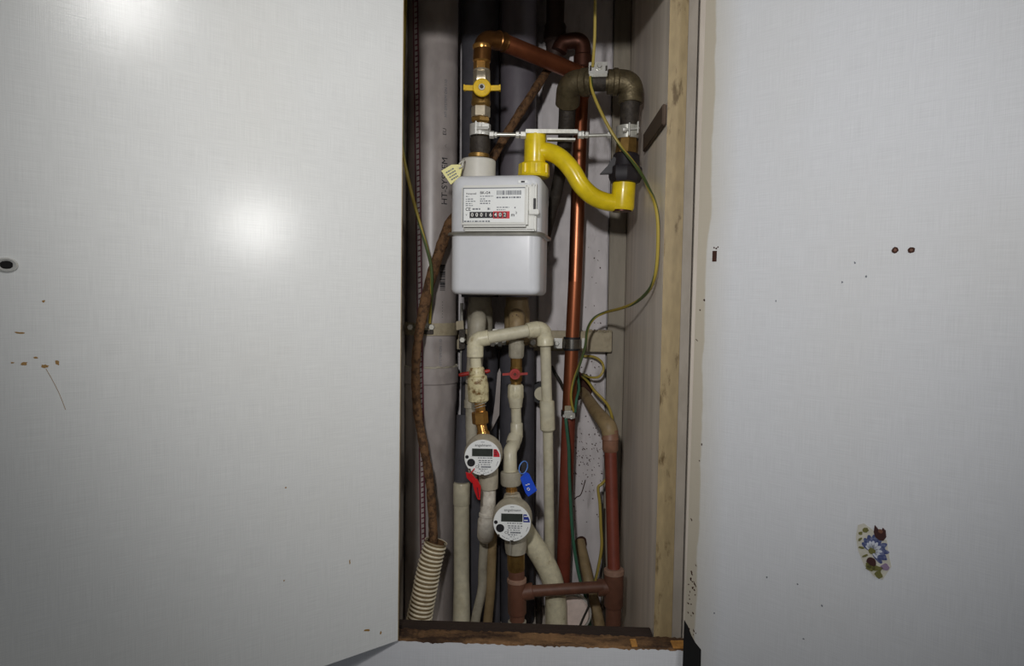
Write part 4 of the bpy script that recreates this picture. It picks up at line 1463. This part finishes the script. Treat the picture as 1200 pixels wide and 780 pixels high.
words('Honeywell', 26, 122, 182, M['ink'])
words('BK-G4', 40, 333, 172, M['ink'])
words('CE', 48, 115, 416, M['ink'])
words('V', 26, 120, 500, M['ink'])
words('m', 52, 800, 502, M['ink'])
words('3', 34, 866, 474, M['ink'])
mb = MB()
x = 585
rng = random.Random(5)
while x < 945:
    wd = rng.choice([4, 6, 9, 12])
    q = gb(x, 140, min(948, x + wd), 205, .0004, yl - .0004)
    mb.add(q.v, q.f)
    x += wd + rng.choice([5, 7, 10])
mb.build('barcode', M['ink_grey'], ib)
mb = MB()
rng = random.Random(9)
for (v, a, b, hh) in ((222, 118, 165, 13), (262, 118, 235, 13), (296, 118, 270, 13), (330, 118, 215, 13), (360, 118, 235, 12), (222, 335, 530, 13), (262, 335, 410, 12), (293, 335, 490, 16), (328, 335, 490, 16),
                      (243, 580, 940, 22), (390, 585, 770, 13), (425, 585, 720, 12), (412, 222, 340, 22), (410, 450, 490, 30), (596, 95, 490, 20), (395, 850, 870, 20)):
    u = a
    while u < b:
        w_ = rng.uniform(14, 46)
        q = gb(u, v - hh / 2, min(b, u + w_), v + hh / 2, .0004, yl - .0004)
        mb.add(q.v, q.f)
        u += w_ + rng.uniform(8, 16)
mb.build('small_print', M['ink_grey'], ib)
gb(180, 455, 535, 548, .0007, yl - .0003).build('counter_window', M['rubber'], ib, 'black counter window')
gb(535, 448, 780, 556, .0006, yl - .0003).build('counter_window', M['red_ink'], ib, 'red counter window')
for q, ch in enumerate('00016402'):
    a = 195 + q * 69 + (6 if q > 4 else 0)
    x = a + 26
    if q > 4:
        gb(a + 2, 462, a + 52, 544, .0004, yl - .0008).build('digit_wheel', M['rubber'], ib)
    size = 58 * (lx1 - lx0) / 1000 * 1.30
    vs, fs = text_mesh(ch, size, bold=.015)
    xx, zz = lp(x, 502)
    MB().add([G(xx + v.x, yl - .0016, zz + v.y) for v in vs], fs).build('digit', M['ink_digit'], ib)
# lines, notch and tab right of the housing
for q, px in enumerate((624, 628.5)):
    x, z = gl(px, 243)
    MB().box(G(x, yf - .003 + q * .0008, z), Rm @ Vector((.0012, 0, 0)), Rm @ Vector((0, .004, 0)), Vector((0, 0, .040))).build('side_rib', M['meter_white'], gm, bevel=.0005)
x, z = gl(627.5, 240)
MB().box(G(x, yf - .0106, z), Rm @ Vector((.0019, 0, 0)), Rm @ Vector((0, .0012, 0)), Vector((0, 0, .0095))).build('slot', M['rubber'], gm, 'black slot')
x, z = gl(627, 249.5)
MB().box(G(x, yf - .011, z), Rm @ Vector((.0085, 0, 0)), Rm @ Vector((0, .005, 0)), Vector((0, 0, .0045))).build('seal_tab', M['meter_white'], gm, bevel=.0012)
x, z = gl(613, 213)
MB().box(G(x, yf - .0006, z), Rm @ Vector((.008, 0, 0)), Rm @ Vector((0, .0012, 0)), Vector((0, 0, .0024))).build('sticker', M['label'], gm)
MB().box(G(x, yf - .0020, z), Rm @ Vector((.0032, 0, 0)), Rm @ Vector((0, .0004, 0)), Vector((0, 0, .0014))).build('sticker_print', M['ink'], gm)

# pale seal tag hanging at the meter collar
yt = .185
o = MB().prism(PP([(517, 200), (529, 192.8), (539.5, 192.6), (541.5, 196), (539, 206), (528, 216)], yt), (.001, .0022, 0)).build('seal_tag', M['tag_cream'], bevel=.0003)
tag(o, 'pale yellow plastic seal tag with print hung on the meter collar', 'tag')
MB().tube(smooth(PP([(538, 197, yt - .003), (541, 195, yt - .006), (543, 189, yt - .003), (544, 187, yt + .012), (538, 192, yt + .008)]), 4), .0012, 8).build('tie', M['collar'], o)
rng = random.Random(2)
mb = MB()
A, ua, va = P(524, 202, yt - .0009), (P(535, 199.5, yt) - P(524, 206, yt)).normalized(), (P(524, 200, yt) - P(530, 210, yt)).normalized()
for i in range(4):
    uu = 0
    while uu < .014:
        wl = rng.uniform(.001, .0034)
        c = P(522.5 + i * 2.1, 202.5 + i * 2.7, yt - .0009) + ua * uu
        mb.box(c + ua * wl / 2, ua * wl / 2, (0, .0003, 0), va * .0011)
        uu += wl + .0009
mb.build('print', M['ink_grey'], o)

# red and blue seal tags at the water meters
yt = .165
o = MB().prism(PP([(553, 562), (559, 561), (563.5, 570), (562.5, 586), (559.5, 585), (555, 573)], yt), (0, .005, 0)).build('seal_tag', M['red_tag'], bevel=.0009)
tag(o, 'red plastic seal tag under the upper water meter', 'tag')
MB().prism(PP([(545.5, 553), (553, 555), (560, 564), (553, 566), (547, 560)], yt + .004), (0, .003, 0)).build('tag_head', M['red_tag'], o, bevel=.0006)
MB().tube(smooth(PP([(550, 556, yt + .003), (556, 549, yt + .02), (560, 545, yt + .045)]), 4), .0011, 8).build('tie', M['red_tag'], o)
MB().tube(PP([(559.5, 571, yt - .001), (561, 583, yt - .001)]), .0007, 6).build('tag_groove', M['dark_red'], o)
yt = .17
o = MB().prism(PP([(609.5, 560), (616, 553), (620, 555), (629.5, 574.5), (619, 582), (615.5, 577)], yt), (.0, .0035, 0)).build('seal_tag', M['blue_tag'], bevel=.0008)
tag(o, 'blue plastic seal tag looped beside the lower water meter', 'tag')
pts = []
for q in range(15):
    a = 2 * PI * q / 14
    pts.append(P(613.2 + 4.8 * math.cos(a) + 1.5 * math.sin(a), 547.5 - 7.5 * math.sin(a), yt + .004 + .006 * math.cos(a)))
MB().tube(pts, .0009, 7).build('tie_loop', M['wire_blue'], o)
for px, py, w_, h_ in ((617, 568, 1.6, .6), (619.5, 567, 1.6, .6), (618, 572.5, .6, 1.2), (620.5, 573, .6, 1.2), (619.2, 571.4, 1.2, .5), (619.4, 574.2, 1.2, .5)):
    c = P(px, py, yt - .0004)
    MB().box(c, (w_ * sc(yt) / 1.3, 0, 0), (0, .0003, 0), (0, 0, h_ * sc(yt) / 1.3)).build('print', M['ink_digit'], o)

# ------------------------------------------------------------------ copper riser and neighbours at the back
YR = .40
k = sc(YR)
t = thing('copper_riser', 'long copper pipe running down the back right of the gas meter', 'pipe', tuple(P(658, 800, YR)))
mb = MB()
mb.tube(PP([(682.5, 66), (681, 120), (674, 330)], YR), 8.2 * k, 24)
mb.build('upper_pipe', M['copper'], t)
mb = MB()
mb.tube(PP([(674, 329), (669.5, 420), (666.5, 488)], YR), 8.1 * k, 24)
mb.build('middle_pipe', M['copper_red'], t)
mb = MB()
mb.tube(PP([(666.5, 486), (661, 640), (656, 810)], YR), 8.2 * k, 24)
mb.build('lower_pipe', M['brown_red'], t)
mb = MB()
stack(mb, [(681.5, 107, 8.6), (681.5, 109, 9.6), (681.2, 113, 9.6), (681.1, 115, 8.6)], YR, 22)
mb.build('collar', M['copper'], t)
mb = MB()
path = bent(PP([(655, 60, YR), (659, 50, YR), (683, 46, YR), (683, 76, YR)]), .028, 8)
mb.tube(path, 9.2 * k, 20)
stack(mb, [(683, 64, 9), (683, 66, 10.6), (682.8, 79, 10.6), (682.8, 81, 9)], YR, 22)
mb.build('top_elbow', M['copper_dark'], t, 'dark tarnished top elbow')
t = thing('dark_riser', 'dark brown vertical pipe with coupling at the top of the back board', 'pipe', tuple(P(649, 75, .42)))
mb = MB()
stack(mb, [(652, -90, 11), (650, 78, 10)], .42, 20)
mb.build('pipe', M['brown_iron'], t)
mb = MB()
stack(mb, [(651, 28, 11), (650.5, 31, 12.6), (650.5, 36, 12.2), (650.5, 38, 12.8), (650, 48, 12.8), (650, 51, 10.5)], .42, 20)
mb.build('coupling', M['brown_iron'], t)
# mounting rail on the back board
zr = P(690, 400, .44).z
o = MB().aabb(P(536, 400, .455).x, P(717, 400, .44).x, .440, .4605, zr - .0215, zr + .0215).build('mounting_rail', M['rail'], bevel=.0015)
tag(o, 'dusty beige mounting rail across the back board behind the pipes', 'rail')
mb = MB()
for q in range(30):
    c = Vector((P(688 + q * .95, 388, .45).x, random.uniform(.438, .45), zr + .0215))
    mb.lathe(c - Vector((0, 0, .001)), c + Vector((0, 0, random.uniform(.001, .0045))), [(0, .004), (.5, .0036), (1, .001)], 7)
mb.build('dust_crust', M['rail'], o, kind='stuff')
# clamp of the copper riser
t = thing('pipe_clamp', 'shiny rubber lined clamp holding the copper riser to the rail', 'clamp', tuple(P(668, 411, YR)))
c = P(670.2, 402.5, YR)


def band(par, c, r0_, r1_, hh, m, nm):
    ring = []
    for dz, rr in ((-hh, r0_), (-hh, r1_), (hh, r1_), (hh, r0_)):
        ring.append([c + Vector((math.sin(a) * rr, -math.cos(a) * rr, dz)) for a in [2 * PI * q / 32 for q in range(32)]])
    return MB().rings(ring + [ring[0]], caps=False).build(nm, m, par)


band(t, c, 8.3 * k, 10 * k, .0135, M['rubber'], 'rubber_lining')
band(t, c, 10.05 * k, 10.9 * k, .0095, M['band_steel'], 'band')
for px, w_ in ((654, .0085), (684, .004)):
    a = P(px, 402, YR - .004)
    MB().box(a, (w_, 0, 0), (0, .002, 0), (0, 0, .0105)).build('flange', M['steel'], t, bevel=.0008)
a = P(652.2, 402, YR - .006)
MB().lathe(a, a + Vector((0, -.006, 0)), [(0, .0055), (.8, .0055), (1, .0045)], 6).build('bolt', M['steel'], t)
# clamps of the risers: bolts peeking below the bridge
t = thing('riser_clamp', 'small steel clamp with two bolts between the foam risers', 'clamp', tuple(P(583, 404, .38)))
MB().box(P(583, 389, .385), (.010, 0, 0), (0, .003, 0), (0, 0, .006)).build('flange', M['galv'], t, bevel=.0008)
MB().box(P(583, 400, .385), (.017, 0, 0), (0, .003, 0), (0, 0, .007)).build('flange', M['galv'], t, bevel=.0008)
for px in (577.5, 586):
    a = P(px, 403, .37)
    MB().lathe(a + Vector((0, .012, 0)), a + Vector((0, -.006, 0)), [(0, .0058), (.9, .0058), (1, .0048)], 6).build('bolt', M['steel'], t)
t = thing('riser_clamp', 'steel clamp bolt peeking under the right elbow of the cream bridge', 'clamp', tuple(P(624, 407, .36)))
a = P(624.5, 401, .36)
MB().lathe(a + Vector((0, .02, 0)), a + Vector((0, -.006, 0)), [(0, .0060), (.9, .0060), (1, .0048)], 14).build('bolt', M['galv'], t)
MB().box(a + Vector((0, .012, -.001)), (.007, 0, 0), (0, .002, 0), (0, 0, .009)).build('flange', M['rail'], t, bevel=.0008)
t = thing('riser_clamp', 'dark steel clamp beside the drain pipe under the gas meter', 'clamp', tuple(P(542, 408, .38)))
MB().box(P(541.5, 397, .385), (.006, 0, 0), (0, .004, 0), (0, 0, .020)).build('flange', M['iron_dark'], t, bevel=.001)
a = P(542, 398, .375)
MB().lathe(a + Vector((0, .006, 0)), a + Vector((0, -.006, 0)), [(0, .0062), (.9, .0062), (1, .005)], 6).build('bolt', M['galv'], t)
# small pipe stub between the cream drop pipe and the copper riser
t = thing('pipe_stub', 'short pale pipe end with black ring behind the cream drop pipe', 'pipe', tuple(P(634, 470, .41)))
a = P(634, 459, .43)
MB().lathe(a + Vector((0, .03, 0)), a + Vector((0, -.03, 0)), [(0, .014), (1, .014)], 20).build('pipe', M['cream_clean'], t)
band_c = a + Vector((0, -.012, 0))
MB().lathe(a + Vector((0, .01, 0)), a + Vector((0, -.020, 0)), [(0, .022), (1, .022)], 20).build('black_ring', M['rubber'], t)

# ------------------------------------------------------------------ earth clamps and wires
t = thing('earth_clamp', 'bright steel earth clamp with screw on top of the iron arch', 'clamp', tuple(P(701, 92, YG - .02)))
c = P(701, 80, YG - .018)
ux, uz = (P(711, 79.5, YG) - P(691, 80, YG)).normalized(), Vector((0, 0, 1))
MB().box(c, ux * .0165, (0, .0018, 0), (0, 0, .0105)).build('plate', M['steel'], t, bevel=.0008)
MB().box(P(701, 88.5, YG - .020), ux * .0155, (0, .0030, 0), (0, 0, .0026)).build('lower_lip', M['galv'], t, bevel=.0006)
a = P(702, 78.5, YG - .019)
MB().lathe(a, a + Vector((0, -.003, 0)), [(0, .0062), (1, .0060)], 18).build('washer', M['galv'], t)
MB().lathe(a + Vector((0, -.003, 0)), a + Vector((0, -.009, 0)), [(0, .0042), (.8, .0042), (1, .0034)], 6).build('screw', M['steel'], t)
for px in (692, 710.5):
    MB().box(P(px, 80, YG - .021), ux * .0014, (0, .0024, 0), (0, 0, .004)).build('notch', M['iron_dark'], t)
band_A, band_B = P(693, 96.3, YG), P(709, 96.3, YG)
MB().lathe(band_A, band_B, [(0, 10.4 * sc(YG)), (1, 10.4 * sc(YG))], 22).build('strap', M['iron_dark'], t)
t = thing('earth_clamp', 'dull steel earth clamp low on the copper riser where wires meet', 'clamp', tuple(P(667, 492, YR - .03)))
c = P(667.5, 485, YR - .024)
MB().box(c, (.011, 0, 0), (0, .007, 0), (0, 0, .008)).build('block', M['galv'], t, bevel=.0015)
for px, py in ((661, 487), (669.5, 489)):
    a = P(px, py, YR - .031)
    MB().lathe(a, a + Vector((0, -.005, 0)), [(0, .0034), (1, .0028)], 10).build('screw', M['steel'], t)
MB().box(P(665.5, 478, YR - .02), (.0065, 0, 0), (0, .003, 0), (0, 0, .005)).build('tongue', M['rail'], t, bevel=.001)
band(t, P(666.5, 484, YR), 8.3 * sc(YR), 9.1 * sc(YR), .006, M['iron_dark'], 'strap')


def wire(name, pts, r, m, lab, y=None, n=8, parts=()):
    o = MB().tube(smooth(PP(pts, y), n), r, 9).build(name, m)
    tag(o, lab, 'wire')
    return o


wire('earth_wire', [(478, -40, .25), (475.2, 0, .25), (473.6, 40, .25), (472.4, 90, .25), (471.5, 140, .25), (473, 180, .25), (480, 216, .255), (490, 255, .262), (500, 290, .268), (505.2, 312, .272), (506, 335, .276), (505.4, 352, .297), (504.4, 365, .32), (503.5, 378, .335)],
     .0031, M['wire'], 'yellow green earth wire hanging along the left door edge to the drain clamp')
wire('earth_wire', [(698, -40, .19), (697.5, 0, .19), (697, 40, .195), (695.5, 66, .205), (694.5, 78, .213)], .0026, M['wire_yellow'], 'yellow earth wire dropping from above to the bright earth clamp')
wire('earth_wire', [(692, 90, .212), (693.5, 104, .205), (701, 124, .20), (714, 150, .196), (728, 172, .195), (742, 190, .175), (753, 206, .15), (761, 222, .10), (767.5, 238, .06), (771, 262, .05), (770.5, 300, .05), (767, 325, .06), (759.5, 341, .10), (745, 354, .17),
     (728, 361, .24), (709, 366, .32), (696, 373, .335), (688.5, 386, .345), (686, 405, .35), (680, 425, .352), (673, 444, .354), (669.5, 460, .355), (670, 472, .357), (672.5, 482, .362)],
     .0028, M['wire'], 'long yellow green earth wire looping past the right side board to the low clamp')
wire('earth_wire', [(676, 424, .44), (677, 440, .40), (678.5, 455, .375), (675.5, 468, .362), (674, 483, .36)], .0027, M['wire_green'], 'short green wire curving down into the low earth clamp')
wire('earth_wire', [(663, 490, .355), (664.5, 505, .352), (666.5, 525, .35), (667, 550, .35), (668.5, 585, .345), (671, 625, .34), (675, 655, .335), (680, 680, .33), (688, 705, .33), (692, 740, .33)], .0033, M['wire_green'], 'green wire running down beside the lower copper riser')
wire('earth_wire', [(683, 438, .455), (692, 442, .43), (702, 441, .42), (707, 433, .42), (705, 424, .43), (696, 418, .445), (684, 417, .46)], .0027, M['wire_yellow'], 'small yellow brown wire loop against the back board under the rail')
wire('earth_wire', [(682, 440, .45), (690, 448, .42), (697, 458, .405), (706, 467, .40), (713, 476, .40), (717, 488, .40), (718.5, 500, .41), (719.5, 520, .43)], .0030, M['wire'], 'yellow green wire arching from the wall hole over the tan elbow')
wire('earth_wire', [(712, 560, .40), (705, 567, .385), (701, 572, .385), (703, 590, .385), (704, 615, .385), (705, 640, .39), (701, 665, .395), (695, 690, .40), (688, 720, .40)], .0032, M['wire_yellow'], 'yellowish wire hanging left of the red brown riser')
wire('earth_wire', [(706, 590, .40), (706, 640, .40), (708, 680, .40), (709, 740, .40)], .0026, M['wire_dark'], 'dark thin wire close against the red brown riser')
wire('cable', [(647, 430, .462), (651, 438, .44), (656, 446, .44), (660, 455, .45)], .0036, M['wire_dark'], 'dark stub of cable between the drop pipe and copper riser')

# ------------------------------------------------------------------ kinds that come more than once
GROUPS = {'water_meter': 'round water meters', 'earth_wire': 'earthing wires of the cupboard', 'seal_tag': 'plastic seal tags', 'insulated_riser': 'foam wrapped risers behind the meter',
          'water_valve': 'red winged water valves', 'pipe_clamp': 'pipe clamps', 'riser_clamp': 'clamps of the risers', 'thin_pipe': 'thin pipes at the back', 'earth_clamp': 'earth clamps',
          'wall_hole': 'holes in the back board'}
for o in S.objects:
    if o.parent is None and 'category' in o and o.name.split('.')[0] in GROUPS:
        o['group'] = GROUPS[o.name.split('.')[0]]
